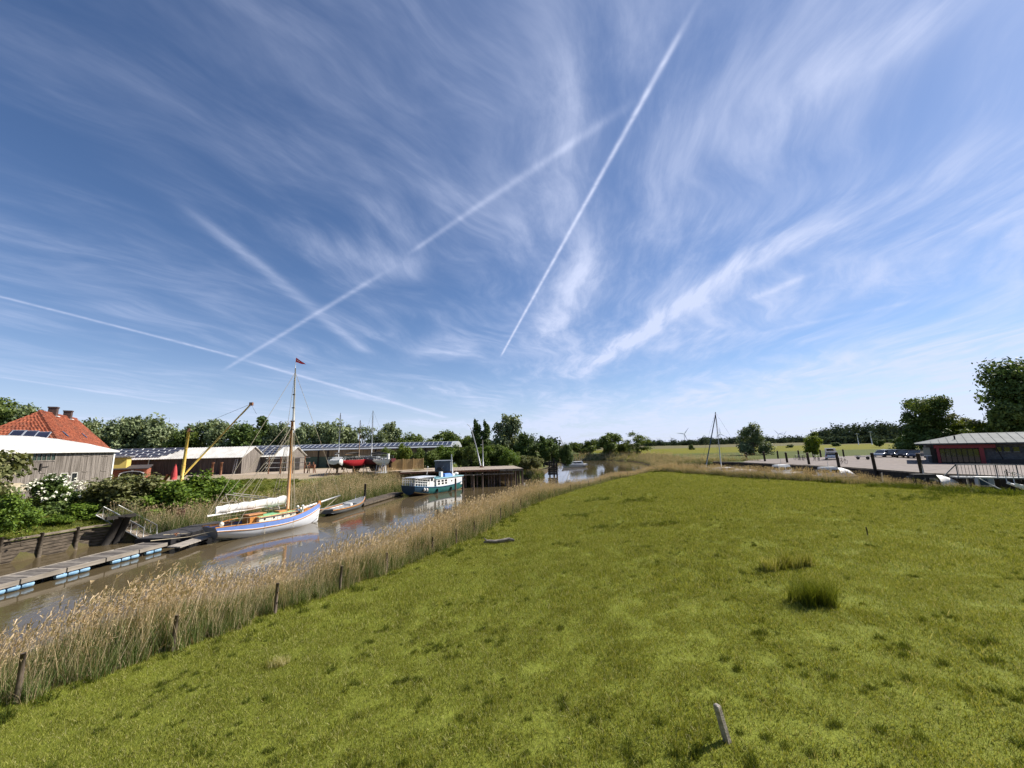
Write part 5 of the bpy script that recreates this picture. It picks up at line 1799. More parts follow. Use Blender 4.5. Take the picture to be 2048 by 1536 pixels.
# --- bulkhead along the left bank
pts = [(-40.2, 18.0), (-38.3, 24.0), (-36.75, 30), (-35.9, 34.2), (-33.9, 36.0)]
bk = empty('timber_bulkhead', (-38.3, 24, 0), 0, 'rotten plank bulkhead holding up the left bank', 'bulkhead')
ROTTEN = mat('rotten_plank', (.075, .058, .042), .9, var=.35, scale=2, stretch=(1, 1, 3), bump=.5, col2=(.14, .11, .08), dirt=.3)
g_ = np.random.default_rng(9)
for (x0, y0), (x1, y1) in zip(pts[:-1], pts[1:]):
    L = math.hypot(x1 - x0, y1 - y0); a = math.atan2(y1 - y0, x1 - x0)
    for r in range(7):
        z = -.15 + r * .24
        into(MB().box(((x0 + x1) / 2 + g_.uniform(-.03, .03), (y0 + y1) / 2, z + .1), (L, .06, .215 + g_.uniform(-.03, 0)), a), bk).build('plank', ROTTEN, bk)
    into(MB().box(((x0 + x1) / 2, (y0 + y1) / 2, 1.62), (L, .34, .12), a), bk).build('capping_beam', OLDWOOD, bk)
    n = int(L / 1.7)
    for k in range(n):
        t = (k + .5) / n
        px_, py_ = x0 + (x1 - x0) * t + .14, y0 + (y1 - y0) * t - .05
        into(MB().tube((px_, py_, -.5), (px_ - .03, py_, 1.75 + g_.uniform(-.25, .25)), .13, .12, 7), bk).build('pile', ROTTEN, bk)
dk = at_z(214, 1090, 0)
dp = empty('raking_pile', (dk.x, dk.y, 0), 0, 'thick black leaning piles under the gangway head', 'pile')
MB().tube((-.3, 0, -.5), (.5, .3, 2.3), .32, .28, 8).build('pile', BLACKWOOD, dp)
MB().tube((.1, .5, -.5), (.8, .7, 2.2), .28, .25, 8).build('pile', BLACKWOOD, dp)
MB().beam((.2, -.6, 2.25), (.9, 1.3, 2.25), .3, .25).build('cross_head', BLACKWOOD, dp)

# --- sign board on the bank
sp = at_y(359, 1052, 39.5)
sg = empty('sign_board', (sp.x, sp.y, sp.z - .6), 0, 'blank dull red notice board on a post behind the black float', 'sign')
MB().box((0, 0, 1.0), (.10, .10, 2.6)).build('post', BLACKWOOD, sg)
MB().box((.05, -.08, 1.75), (.82, .05, .95)).build('board', mat('dull_red_board', (.26, .11, .095), .8, var=.1), sg)
MB().box((.05, -.02, 2.26), (.92, .10, .07)).build('cap', OLDWOOD, sg)

# --- landing stage behind the launch
A0 = at_z(727, 1008, .35); A1 = at_z(806, 985, .35)
d = A1 - A0
js = empty('landing_stage', (A0.x, A0.y, 0), math.atan2(d.y, d.x), 'low dark floating landing stage between launch and barge', 'landing stage')
Lj = d.length
for i in range(int(Lj / .3)):
    MB().box(((i + .5) * .3, .9, .40 + .006 * (i % 3)), (.27, 1.9, .05)).build('plank', ROTTEN, js)
for y in (-.02, 1.82): MB().box((Lj / 2, y, .24), (Lj, .12, .26)).build('side_beam', ROTTEN, js)
for x in (1, Lj / 2, Lj - 1): MB().box((x, .9, .02), (1.4, 1.5, .3)).build('float', BLACKWOOD, js)


def pile(x, y, zt, r, label, group, m=BLACKWOOD, name='mooring_pile', lean=0.0):
    e = empty(name, (x, y, 0), 0, label, 'pile', group)
    MB().path([(0, 0, -1.2), (lean * .5, 0, zt * .5), (lean, 0, zt)], [r, r * .96, r * .9], 8).build('shaft', m, e)
    MB().tube((lean, 0, zt), (lean, 0, zt + .06), r * .98, r * .7, 8).build('top', OLDWOOD, e)
    return e


p = at_z(727, 1010, 0)
pile(p.x, p.y + .4, at_y(727, 968, p.y + .4).z, .17, 'single dark pile at the bow of the grey launch', None)
for i, (px_, yb, yt) in enumerate(((911, 984, 957), (926, 985, 954), (947, 981, 951), (965, 977, 947), (983, 973, 943), (998, 970, 939), (1030, 962, 935))):
    p = at_z(px_, yb, 0)
    pile(p.x, p.y, at_y(px_, yt, p.y).z, .17, '%s brown mooring pile from the barge, in the row before the pier' % ORD[i], 'mooring piles before the pier', mat('brown_pile', (.085, .055, .040), .85, var=.3, scale=3))

# --- pier
p0, p1 = at_z(800, 945, 3.2), at_z(1046, 937, 3.2)
d = p1 - p0
pr = empty('wooden_pier', (p0.x, p0.y, 0), math.atan2(d.y, d.x), 'wooden pier with a rusty edge beam on rows of dark piles', 'pier')
Lp = d.length
n = int(Lp / .34)
mpk = MB().box((0, 6.2, 3.2), (.31, 12.6, .07)).mesh('plank'); mpk.materials.append(mat('pier_plank', (.30, .25, .20), .9, var=.2, scale=2))
for i in range(n):
    o = link('plank', mpk, None, pr); o.location = ((i + .5) * Lp / n, 0, .005 * (i % 2))
MB().box((Lp * .40, -.14, 3.05), (Lp * .80, .16, .34)).build('edge_beam', RUST, pr)
MB().box((Lp * .90, -.14, 3.02), (Lp * .195, .14, .40)).build('edge_beam', OLDWOOD, pr)
MB().box((Lp * .62, -.25, 2.35), (Lp * .6, .14, .22)).build('wale', OLDWOOD, pr)
for i in range(17):
    MB().tube((Lp * (.24 + .75 * i / 16), .0, -.8), (Lp * (.24 + .75 * i / 16), .0, 3.0), .16, .15, 7).build('pile', mat('brown_pile', (.085, .055, .040)), pr)
for i in range(44):
    x = Lp * (.22 + .78 * (i + .5) / 44)
    MB().box((x, 12.0 + .04 * (i % 2), 1.2), (Lp * .78 / 44 * .96, .12, 3.6)).build('sheet_plank', mat('muddy_plank', (.17, .115, .062), .9, var=.3, scale=2), pr)
for i in range(8): MB().tube((Lp * (.3 + .7 * i / 7), 5.5, -.8), (Lp * (.3 + .7 * i / 7), 5.5, 3.0), .16, .15, 7).build('pile', mat('brown_pile', (.085, .055, .040)), pr)
for k in range(3): MB().box((Lp * .6, 1.0 + k * 4.5, 3.03), (Lp * .8, .2, .24)).build('joist', BLACKWOOD, pr)
for k in range(3): MB().box((Lp + .02, .4 + k * 4.2, 1.2), (.18, .18, 4.0)).build('end_post', OLDWOOD, pr)
# hut on the pier
hp_ = at_y(885, 940, 72.6)
hu = empty('pier_hut', (hp_.x, 72.6, 3.24), 0, 'small grey-blue plank hut on the pier', 'hut')
hw = at_y(900, 930, 72.6).x - at_y(869, 930, 72.6).x
hh = 1.95
HUTM = mat('grey_blue_boards', (.105, .115, .13), .75, var=.15, scale=2, stretch=(5, 5, .3))
MB().box((0, .9, hh / 2 - .05), (hw - .1, 1.7, hh - .1)).build('wall', HUTM, hu)
for i in range(13): MB().box((-hw / 2 + (i + .5) * hw / 13, .02, hh / 2 - .06), (hw / 13 * .9, .05, hh - .16)).build('board', HUTM, hu)
MB().box((0, .9, hh), (hw + .25, 2.2, .13)).build('roof', mat('pale_grey_trim', (.30, .32, .34), .7), hu)
MB().box((-hw * .12, -.02, hh * .42), (.95, .05, hh * .8)).build('door', mat('hut_door', (.085, .09, .10), .7), hu)
# motor scooter shape parked before the hut: two wheels, body
sc_ = empty('handcart', (hu.location.x - .4, hu.location.y - .7, 3.24), 0, 'small black handcart parked before the grey hut', 'cart')
for x in (-.45, .35):
    pts = [(x + .24 * math.cos(a), 0, .26 + .24 * math.sin(a)) for a in np.linspace(0, 2 * math.pi, 13)]
    MB().path(pts, .05, 6).build('wheel', BLACKWOOD, sc_)
box_house(MB(), -.5, .4, .22, .22, .3, .85, .1).build('tray', BLACKWOOD, sc_)
MB().beam((.35, 0, .6), (.75, 0, 1.05), .05, .05).build('handle', STEEL, sc_)

# --- lowered mast (derrick) and pole on the pier lawn
e = empty('leaning_spar', (at_y(962, 930, 84).x, 84, 3.2), 0, 'grey spar leaning to the left over the pier, bent at its tip', 'spar')
o = e.location
pts = [Vector((0, 0, 0)), at_y(953, 895, 84) - o, at_y(945, 866, 84) - o, at_y(940, 853, 84) - o, at_y(934, 848, 84) - o]
MB().path(pts, [.13, .12, .10, .06, .04], 7).build('shaft', GREYMAST, e)
MB().box((0, 0, .2), (.5, .5, .4)).build('foot', RUST, e)
e = empty('flag_pole', (at_y(966, 930, 84.6).x, 84.6, 3.2), 0, 'upright grey pole beside the leaning spar', 'pole')
MB().tube((0, 0, 0), (0, 0, at_y(966, 880, 84.6).z - 3.2), .14, .11, 8).build('shaft', GREYMAST, e)
MB().box((0, 0, .12), (.55, .55, .24)).build('foot', OLDWOOD, e)

# --- sluice timbers beyond the pier
q = at_z(1107, 950, .3)
sl = empty('timber_sluice', (q.x, q.y, 0), 0, 'black timber sluice head in the reeds beyond the pier', 'sluice')
for x, zt in ((-.9, 3.6), (.2, 4.3), (.9, 3.3)): MB().box((x, 0, zt / 2 - .5), (.34, .34, zt + 1)).build('post', BLACKWOOD, sl)
MB().beam((-6.8, .5, 3.2), (.4, .5, 3.4), .25, .30).build('rail', BLACKWOOD, sl)
MB().beam((.2, .4, 3.9), (3.2, .8, 2.7), .2, .25).build('rail', BLACKWOOD, sl)
MB().beam((-6.5, -.6, 1.1), (-.6, -.2, 2.2), .18, .22).build('brace', OLDWOOD, sl)
MB().beam((.9, -.2, 2.0), (5.5, .5, 1.7), .3, .10).build('walkway', PLK[2], sl)
for k in range(4): MB().box((-.3 + .02 * k, -.1, .6 + k * .5), (2.2, .2, .44)).build('gate_board', BLACKWOOD, sl)


# --- yachts, afloat and ashore
def yacht(name, label, loc, rz, L, beam, hullm, botm, cabm, fb=1.1, draft=.5, keel=None, mast=None, mastm=GREYMAST, group=None, cat='yacht', boomz=None, cab_h=.55, wind=True, lean=0.0, lift=0.0):
    e = empty(name, loc, rz, label, cat, group)
    H = Hull(L, beam, fb * .95, fb * .9, fb * 1.15, draft, .66, 2.0, .5, .45, .25, 14)
    dz_ = lift

    def up(mb):
        mb.v = [(x, y, z + dz_) for x, y, z in mb.v]
        return mb
    up(H.band(0, .66, 5)).build('hull', hullm, e)
    up(H.band(.66, 1.0, 4, .004)).build('bottom', botm, e)
    up(H.transom()).build('transom', hullm, e)
    up(H.deck(.04, .02, .985)).build('deck', WHITE if hullm is not GREYHULL else DECKGREY, e)
    if cab_h:
        co = up(box_house(MB(), -.12 * L, .24 * L, beam * .32, beam * .22, fb * .86, fb * .86 + cab_h, .14)).build('cabin', cabm, e)
        if wind:
            for s in (-1, 1):
                y0, y1 = beam * .32 - .06, beam * .22 - .06
                for t in (.2, .55):
                    x = -.12 * L + .36 * L * t
                    y = s * (y0 + (y1 - y0) * t)
                    up(MB().box((x, y, fb * .86 + cab_h * .55), (.10 * L, .07, cab_h * .42))).build('window', GLASS, e).parent = co
        up(box_house(MB(), -.34 * L, -.13 * L, beam * .30, beam * .32, fb * .80, fb * .80 + .3, .04)).build('cockpit_coaming', cabm, e)
    if keel:
        k = MB(); kz = keel
        k.loft([[(-.12 * L, -.08, -draft + .1), (.14 * L, -.08, -draft + .1), (.14 * L, .08, -draft + .1), (-.12 * L, .08, -draft + .1)],
                [(-.10 * L, -.05, -kz), (.07 * L, -.05, -kz), (.07 * L, .05, -kz), (-.10 * L, .05, -kz)]], False, closed=True, cap0=True, cap1=True)
        up(k).build('keel', botm, e)
        up(MB().box((-.43 * L, 0, -.25), (.4, .06, 1.0))).build('rudder', botm, e)
    if mast:
        x = .08 * L
        up(MB().tube((x, 0, fb * .9), (x - lean, 0, mast), .085, .055, 7)).build('mast', mastm, e)
        up(MB().tube((x - lean * .55, -.5, mast * .62), (x - lean * .55, .5, mast * .62), .025, .025, 5)).build('spreader', mastm, e)
        rg = MB()
        for tgt in ((L * .5, 0, fb * 1.1), (-L * .48, 0, fb), (x, beam * .42, fb), (x, -beam * .42, fb)): rg.tube((x - lean, 0, mast), tgt, .012, .012, 4, False)
        up(rg).build('rigging', CABLE, e)
        if boomz:
            up(MB().tube((x, 0, boomz), (-.36 * L, 0, boomz - .05), .06, .06, 6)).build('boom', mastm, e)
            up(MB().path([(x - .1, 0, boomz + .14), (-.1 * L, 0, boomz + .2), (-.34 * L, 0, boomz + .1)], [.16, .19, .10], 8)).build('sail_cover', BLACKWOOD, e)
    rl = MB()
    for s in (-1, 1):
        pts = []
        for k in range(6):
            p = Vector(H.pt(.06 + .88 * k / 5, 0, s)); p.y *= .92
            rl.tube(p, p + Vector((0, 0, .5)), .014, .014, 4); pts.append(p + Vector((0, 0, .5)))
        rl.path(pts, .01, 4)
    up(rl).build('railing', STEEL, e)
    return e


def cradle(e, L, beam, lift, m=RUST):
    for x in (-.22 * L, .18 * L):
        for s in (-1, 1):
            MB().beam((x, s * (beam * .5 + .25), 0), (x, s * beam * .36, lift + .1), .08, .08).build('cradle_prop', m, e)
        MB().beam((x, -beam * .6, .08), (x, beam * .6, .08), .12, .12).build('cradle_beam', m, e)


def yard_pos(px_, py_): return at_z(px_, py_, 3.3)


q = yard_pos(674, 948)
e = yacht('white_yacht', 'white yacht on props in the boatyard seen stern-on, nearest the small shed', (q.x, q.y, 3.3), R_(105), 8.0, 2.9, WHITE, ANTIFOUL, WHITE, 1.0, .6, 1.5, at_y(667, 826, q.y).z - 3.3 - 1.55, group='boats laid up in the yard', boomz=1.95, lift=1.6)
cradle(e, 8.0, 2.9, 1.4)
q = yard_pos(705, 947)
e = yacht('red_yacht', 'red-hulled yacht on props in the middle of the boatyard', (q.x, q.y + 1.5, 3.3), R_(66), 7.4, 2.6, REDHULL, ANTIFOUL, BLACKWOOD, 1.05, .7, 1.5, at_y(700, 840, q.y + 1.5).z - 3.3 - 1.55, mat('brown_mast', (.22, .14, .08), .5), group='boats laid up in the yard', boomz=2.0, lift=1.5)
cradle(e, 7.4, 2.6, 1.3)
q = yard_pos(738, 946)
e = yacht('maroon_yacht', 'dark maroon yacht on props nearest the ochre fence', (q.x, q.y + 2.5, 3.3), R_(170), 7.6, 2.6, mat('maroon_hull', (.11, .022, .030), .4), ANTIFOUL, DECKGREY, .95, .6, 1.4, at_y(737, 822, q.y + 2.5).z - 3.3 - 1.55, group='boats laid up in the yard', boomz=1.8, lift=1.6)
cradle(e, 7.6, 2.6, 1.4, STEEL)
q = yard_pos(763, 946)
e = yacht('cream_dinghy', 'cream sailing dinghy propped bow-high with a white ladder', (q.x, q.y, 3.3), R_(-20), 3.0, 1.3, mat('cream_hull', (.72, .68, .58), .4), mat('cream_hull2', (.70, .66, .56), .4), CREAM, .7, .3, None, None, cab_h=0, lift=1.7, group='boats laid up in the yard', cat='dinghy')
cradle(e, 2.9, 1.3, 1.5, STEEL)
MB().box((1.3, .1, 2.9), (.35, .35, 1.1)).build('outboard', WHITE, e)
lq = yard_pos(770, 946)
ld = empty('white_ladder', (lq.x - .1, lq.y - .8, 3.3), -.2, 'white ladder propped against the cream dinghy', 'ladder')
for s in (-.2, .2): MB().beam((s + .35, 0, 0), (s - .35, .5, 2.7), .09, .07).build('rail', WHITE, ld)
for k in range(8):
    t = (k + .5) / 8
    MB().beam((.15 - .7 * t, .5 * t, 2.7 * t), (.55 - .7 * t, .5 * t, 2.7 * t), .05, .05).build('rung', WHITE, ld)
# rusty yard gear between sheds and boats
q = yard_pos(622, 946)
gr_ = empty('rusty_winch', (q.x, q.y, 3.3), 0, 'rusty winch frame at the yard edge behind the mast', 'winch')
for x in (-.6, .6): MB().beam((x, -.3, 0), (x * .6, 0, 2.1), .16, .16).beam((x, .5, 0), (x * .6, 0, 2.1), .14, .14).build('leg', RUST, gr_)
MB().tube((-.7, 0, 1.3), (.7, 0, 1.3), .36, .36, 10).build('drum', RUST, gr_)
q = yard_pos(560, 949)
rk_ = empty('pipe_rack', (q.x, q.y + 2, 3.3), 0, 'open rusty pipe rack before the small shed', 'rack')
for x in (-3.5, -1.2, 1.2, 3.5): MB().box((x, 0, 1.6), (.16, .16, 3.2)).build('post', RUST, rk_)
for z in (1.2, 2.1, 3.0): MB().tube((-4.2, .1, z), (4.4, .1, z), .06, .06, 6).build('pipe', STEEL, rk_)
# ochre plank fence
f0, f1 = yard_pos(763, 942), yard_pos(846, 938)
xa, xb = 0.0, (f1 - f0).length
fe = empty('board_fence', (f0.x, f0.y, 3.25), math.atan2(f1.y - f0.y, f1.x - f0.x), 'ochre vertical board fence at the back of the yard', 'fence')
FEN = mat('ochre_boards', (.33, .215, .085), .85, var=.2, scale=2, stretch=(4, 4, .3), col2=(.42, .29, .13))
fh_ = at_y(805, 919, (f0.y + f1.y) / 2).z - 3.25
n = 44
mfb = MB().box((0, 0, fh_ / 2), ((xb - xa) / n * .93, .04, fh_)).mesh('board'); mfb.materials.append(FEN)
for i in range(n):
    o = link('board', mfb, None, fe); o.location = ((i + .5) * (xb - xa) / n, .012 * (i % 2), .02 * ((i * 7) % 5))
for x in np.linspace(0, xb - xa, 5): MB().box((x, -.10, fh_ / 2 + .1), (.2, .14, fh_ + .2)).build('post', FEN, fe)
# boats at the river bend
q = at_z(1150, 934, 0)
e = empty('white_cruiser', (q.x, q.y, 0), R_(190), 'small white motor cruiser moored at the river bend', 'motor boat')
H = Hull(8.5, 2.8, 1.0, .9, 1.4, .4, .85, 2.2, .5, .7, .1, 14)
H.band(0, 1, 7).build('hull', WHITE, e); H.transom().build('transom', WHITE, e); H.deck(.04, .02, .98).build('deck', WHITE, e)
box_house(MB(), -2.8, 1.6, 1.1, .9, .9, 1.9, .25).build('cabin', WHITE, e)
for s in (-1, 1): MB().box((-.6, s * .92, 1.5), (3.0, .1, .35)).build('window', GLASS, e)
H.rail(.25, .05, -.02).build('rubbing_strake', NAVY, e)
MB().tube((2.6, 0, 1.2), (4.8, 0, 4.0), .05, .04, 5).build('jackstaff', OLDWOOD, e)
q = at_z(1104, 932, 0)
e = yacht('wooden_ketch', 'old dark ketch with leaning white spar moored by the reeds', (q.x, q.y, .2), R_(60), 10, 3, BLACKWOOD, ANTIFOUL, OLDWOOD, 1.2, .5, None, at_y(1136, 880, q.y).z - .2, OLDWOOD, cab_h=.9, lean=.2)
o = e.location
M3 = Matrix.Rotation(-R_(60), 3, 'Z')
MB().tube(M3 @ (at_y(1141, 925, q.y) - o), M3 @ (at_y(1119, 872, q.y) - o), .22, .10, 7).build('white_spar', WHITE, e)
for k in range(5):
    a = at_y(1147 + k * 4, 912, q.y) - o; b_ = at_y(1147 + k * 4, 924, q.y) - o
    MB().tube(M3 @ a, M3 @ b_, .05, .05, 5).build('hoop', GREYMAST, e)

# ------------------------------------------------------------------ harbour quay, cars and buildings right of the river
PAVE = mat('quay_paving', (.150, .120, .105), .9, var=.15, scale=1.2, col2=(.20, .165, .145), dirt=.3)
CARW = mat('white_car_paint', (.70, .71, .72), .25, var=.02)
CARB = mat('black_car_paint', (.012, .013, .015), .18, var=.1, spec=.6)
CARS = mat('silver_car_paint', (.42, .44, .46), .25, metal=.3, var=.03)
CARN = mat('dark_blue_car_paint', (.02, .03, .055), .2, var=.05, spec=.6)
RUBBER = mat('black_rubber', (.02, .02, .02), .85)
SLATE = mat('dark_brick', (.085, .088, .100), .85, var=.2, scale=4, col2=(.13, .13, .14))
REDFR = mat('red_entrance_frame', (.22, .030, .036), .6, var=.06)
ZINC = mat('grey_sheet_roof', (.155, .165, .160), .75, var=.05, scale=.6, col2=(.19, .20, .195), dirt=.15, spec=.15)

# paved quay: a sheet above the ground
qp = MB()
ring = [(43.2, 74.6), (47.2, 55.5), (45.9, 43.5), (48.9, 37.7), (60, 26), (130, 26), (150, 60), (125, 88), (80, 92), (50, 84)]
qp.poly([(x, y, 3.52) for x, y in ring])
tag(qp.build('quay_pavement', PAVE), 'pinkish grey paved harbour quay', 'pavement', kind='structure')
yp = MB()
ring = [(-20.2, 76.8), (-16.6, 80.5), (-17.2, 84.6), (-20, 84.6), (-44, 92), (-66, 92), (-66, 76), (-44, 75), (-34, 74.5)]
yp.poly([(x, y, 3.315) for x, y in ring])
tag(yp.build('yard_ground', mat('sandy_yard', (.34, .27, .20), .95, var=.15, scale=.8, col2=(.42, .34, .26), dirt=.25, bump=.3)), 'sandy ground of the boatyard', 'ground', kind='structure')

sw = empty('harbour_sill', (30, 79, 0), 0, 'timber sill closing the harbour mouth', 'sill')
for k in range(24):
    t = (k + .5) / 24
    into(MB().box((21.2 + 19.4 * t, 79.0 + .2 * t + .03 * (k % 2), .6), (.76, .16, 2.5)), sw).build('sheet_plank', OLDWOOD, sw)
into(MB().box((30.9, 78.9, 1.9), (19.4, .3, .16), math.atan2(.2, 19.4)), sw).build('capping_beam', OLDWOOD, sw)
# quay wall of upright planks
qw = empty('quay_wall', (47, 55, 0), 0, 'dark timber quay wall on the far side of the harbour basin', 'wall')
pl = [(40.2, 79.2), (43, 74.8), (47, 55.4), (45.6, 43.3), (48.6, 37.5), (56, 29), (64, 22)]
for (x0, y0), (x1, y1) in zip(pl[:-1], pl[1:]):
    L = math.hypot(x1 - x0, y1 - y0); a = math.atan2(y1 - y0, x1 - x0)
    n = int(L / .42)
    for k in range(n):
        t = (k + .5) / n
        into(MB().box((x0 + (x1 - x0) * t - .10, y0 + (y1 - y0) * t, 1.45 + .02 * (k % 3)), (L / n * .94, .10 + .03 * (k % 2), 4.1), a), qw).build('sheet_plank', BLACKWOOD, qw)
    into(MB().box(((x0 + x1) / 2 - .12, (y0 + y1) / 2, 3.50), (L, .34, .18), a), qw).build('capping_beam', OLDWOOD, qw)

# tall mooring posts along the quay, nearest last
mp_ = [(1496, 905, 926), (1533, 904, 932), (1578, 905, 936), (1622, 906, 940), (1682, 905, 945), (1755, 906, 952), (1850, 907, 962)]
for i, (px_, yt, yb) in enumerate(mp_):
    dpt = (82, 77, 70.5, 64, 56.5, 50.5, 43.2)[i]
    q = at_y(px_, yb, dpt)
    pile(q.x, dpt, at_y(px_ - 5, yt, dpt).z, .19, '%s tall black mooring post along the harbour quay, from the lone round tree' % ORD[i], 'tall black mooring posts', BLACKWOOD, 'quay_post', -.25)
for i, (px_, yt) in enumerate(((1556, 902), (1598, 901), (1642, 900), (1688, 899))):
    q = at_y(px_, 915, 88)
    pile(q.x, 88, at_y(px_, yt, 88).z, .17, '%s thin dark post at the field edge of the quay, from the left' % ORD[i], 'thin posts behind the quay', BLACKWOOD, 'field_post')

# harbour yachts
hy_ = at_y(1443, 935, 68)
e = yacht('harbour_yacht', 'moored sailing yacht with a tall pale mast and a steep dark furled jib', (hy_.x + .7, 68, 1.6), R_(178), 9, 2.9, HULLW, ANTIFOUL, WHITE, 1.1, .5, None, at_y(1431, 824, 68).z - 1.6)
M3 = Matrix.Rotation(-R_(178), 3, 'Z')
MB().tube(M3 @ (at_y(1412, 932, 68) - e.location), M3 @ (at_y(1431, 830, 68) - e.location), .09, .08, 7).build('furled_jib', NAVY, e)


def motorboat(name, label, px_, dpt, L, rz, cabm=WHITE, cover=None, group='motor boats in the harbour'):
    q = at_y(px_, 940, dpt)
    e = empty(name, (q.x, dpt, 1.6), rz, label, 'motor boat', group)
    H = Hull(L, L * .32, 1.0, .95, 1.4, .4, .85, 2.1, .5, .6, .1, 12)
    H.band(0, 1, 6).build('hull', WHITE, e); H.transom().build('transom', WHITE, e); H.deck(.05, .02, .98).build('deck', WHITE, e)
    H.rail(.1, .05, -.02).build('rubbing_strake', NAVY, e)
    box_house(MB(), -.22 * L, .16 * L, L * .12, L * .10, .9, 2.15, .28).build('cabin', cabm, e)
    for s in (-1, 1):
        for k in range(2): MB().box((-.12 * L + k * .17 * L, s * (L * .11 - .12), 1.62), (.12 * L, .10, .42)).build('window', GLASS, e)
    MB().box((.155 * L - .06, 0, 1.65), (.1, L * .15, .42)).build('windscreen', GLASS, e)
    if cover:
        secs = []
        for x, h in ((-.48 * L, .2), (-.40 * L, .75), (-.30 * L, 1.0), (-.20 * L, 1.05)):
            secs.append([(x, L * .13 * math.cos(a), 1.0 + h * math.sin(a)) for a in np.linspace(0, math.pi, 9)])
        MB().loft(secs, True, True, True).build('spray_hood', cover, e)
    MB().tube((-.05 * L, 0, 2.1), (-.05 * L, 0, 3.2), .03, .02, 5).build('aerial', STEEL, e)
    return e


motorboat('motor_cruiser', 'white motor cruiser with a cabin behind the reeds, left of the bicycles', 1560, 61, 7.5, R_(200))
motorboat('hooded_boat', 'white boat with a rounded hood behind the reeds below the white car', 1652, 54, 6.5, R_(170), WHITE, CANVAS)
motorboat('open_speedboat', 'white boat with a dark windscreen and rounded stern nearest the railing', 1838, 40.6, 6.0, R_(165), BLACKWOOD, CANVAS)
fp = empty('finger_pontoon', (at_y(1750, 950, 44).x, 44, 0), R_(-38), 'pale floating walkway along the harbour reeds', 'pontoon')
fp.location = (39.6, 46.4, 1.0)
fp.rotation_euler = (0, 0, math.atan2(-8.5, 4.6))
for k in range(30): MB().box((-5 + k * .5, 0, 1.1), (.46, 1.3, .06)).build('plank', PLK[2], fp)
for s in (-.62, .62): MB().box((2.2, s, .96), (15, .1, .2)).build('side_beam', OLDWOOD, fp)
for k in range(5): MB().tube((-4 + k * 3.2, .8, -.5), (-4 + k * 3.2, .8, 2.6), .09, .08, 6).build('guide_post', STEEL, fp)


# cars
def car(name, label, loc, rz, m, L=4.2, W_=1.78, Hc=1.48, wagon=False, hatch=False, group='cars parked on the quay'):
    e = empty(name, loc, rz, label, 'car', group)
    h2 = W_ / 2
    pr = [(-L / 2, .42), (-L / 2 - .02, .62), (-L / 2 + .06, .90), (L / 2 - 1.15, .92), (L / 2 - .15, .74), (L / 2, .52), (L / 2 - .05, .32), (-L / 2 + .1, .30)]
    secs = []
    for y, k in ((-h2, .94), (-h2 + .10, 1.0), (h2 - .10, 1.0), (h2, .94)):
        secs.append([(x * k, y, .32 + (z - .32) * (.97 if k < 1 else 1)) for x, z in pr])
    MB().loft(secs, True, True, True, True).build('body', m, e, fix=True)
    rx0, rx1 = (-L / 2 + .18, .55) if wagon else (-L / 2 + .75, .45)
    gh = [(rx0 - .12, .88), (rx0 + .32, Hc), (rx1, Hc - .02), (rx1 + .85, .90)]
    secs = []
    for y, k in ((-h2 + .10, 0), (-h2 + .26, 1), (h2 - .26, 1), (h2 - .10, 0)):
        secs.append([(x, y, z if k else .88 + (z - .88) * .93) for x, z in gh])
    MB().loft(secs, False, True, True).build('greenhouse', GLASS, e, fix=True)
    MB().slab([(rx0 + .30, -h2 + .24, Hc + .012), (rx1 + .02, -h2 + .24, Hc - .008), (rx1 + .02, h2 - .24, Hc - .008), (rx0 + .30, h2 - .24, Hc + .012)], -.035).build('roof', m, e)
    for s in (-1, 1):
        MB().beam((rx0 - .10, s * (h2 - .12), .9), (rx0 + .32, s * (h2 - .25), Hc), .08, .06).beam((rx1 + .83, s * (h2 - .12), .9), (rx1, s * (h2 - .25), Hc - .02), .06, .05).build('pillar', m, e)
        for x in (-L * .31, L * .32):
            w = MB().tube((x, s * (h2 - .20), .32), (x, s * (h2 + .01), .32), .32, .32, 14).build('wheel', RUBBER, e)
            MB().tube((x, s * (h2 + .0), .32), (x, s * (h2 + .02), .32), .20, .20, 10).build('rim', STEEL, e).parent = w
        MB().box((L / 2 - .12, s * (h2 - .32), .68), (.14, .36, .14)).build('headlight', mat('lamp_glass', (.6, .6, .6), .15), e)
        MB().box((-L / 2 + .02, s * (h2 - .22), .78), (.10, .26, .20)).build('tail_light', mat('red_lamp', (.35, .01, .01), .25), e)
    if hatch:
        M = Matrix.Rotation(R_(-20), 3, 'Y')
        MB().box((-L / 2 - .12, 0, Hc + .24), (.10, W_ * .84, .85), m=M).build('open_tailgate', m, e)
        MB().box((-L / 2 - .20, 0, Hc + .34), (.06, W_ * .55, .40), m=M).build('tailgate_window', GLASS, e)
        MB().box((-L / 2 - .03, 0, .55), (.06, .55, .14)).build('number_plate', WHITE, e)
    return e


q = at_z(1665, 919, 3.52)
d = (Vector((0, 0, 0)) - q)
wc = car('white_car', 'white car seen from behind with its tailgate raised', (q.x, q.y, 3.52), math.atan2(-d.y, -d.x) - .06, CARW, 4.3, 1.95, 1.6, True, True)
cars = [(1768, 914, CARS, 'silver parked car nearest the mooring posts in the row'), (1788, 914, CARB, 'black parked car in the middle of the row'),
        (1812, 915, CARB, 'black parked car with a glinting roof beside the entrance'), (1834, 916, CARN, 'dark blue parked car nearest the grey-roofed building')]
for i, (px_, py_, m, lb) in enumerate(cars):
    q = at_z(px_, py_, 3.52)
    car('parked_car', lb, (q.x, q.y, 3.52), R_(200 + i * 3), m, 4.4, 1.8, 1.46, i % 2 == 0)
q = at_z(1732, 919, 3.52)
tr = empty('boat_trailer', (q.x, q.y, 3.52), R_(5), 'empty boat trailer standing on the quay', 'trailer')
MB().beam((-2.2, 0, .55), (2.4, 0, .5), .10, .12).build('drawbar', STEEL, tr)
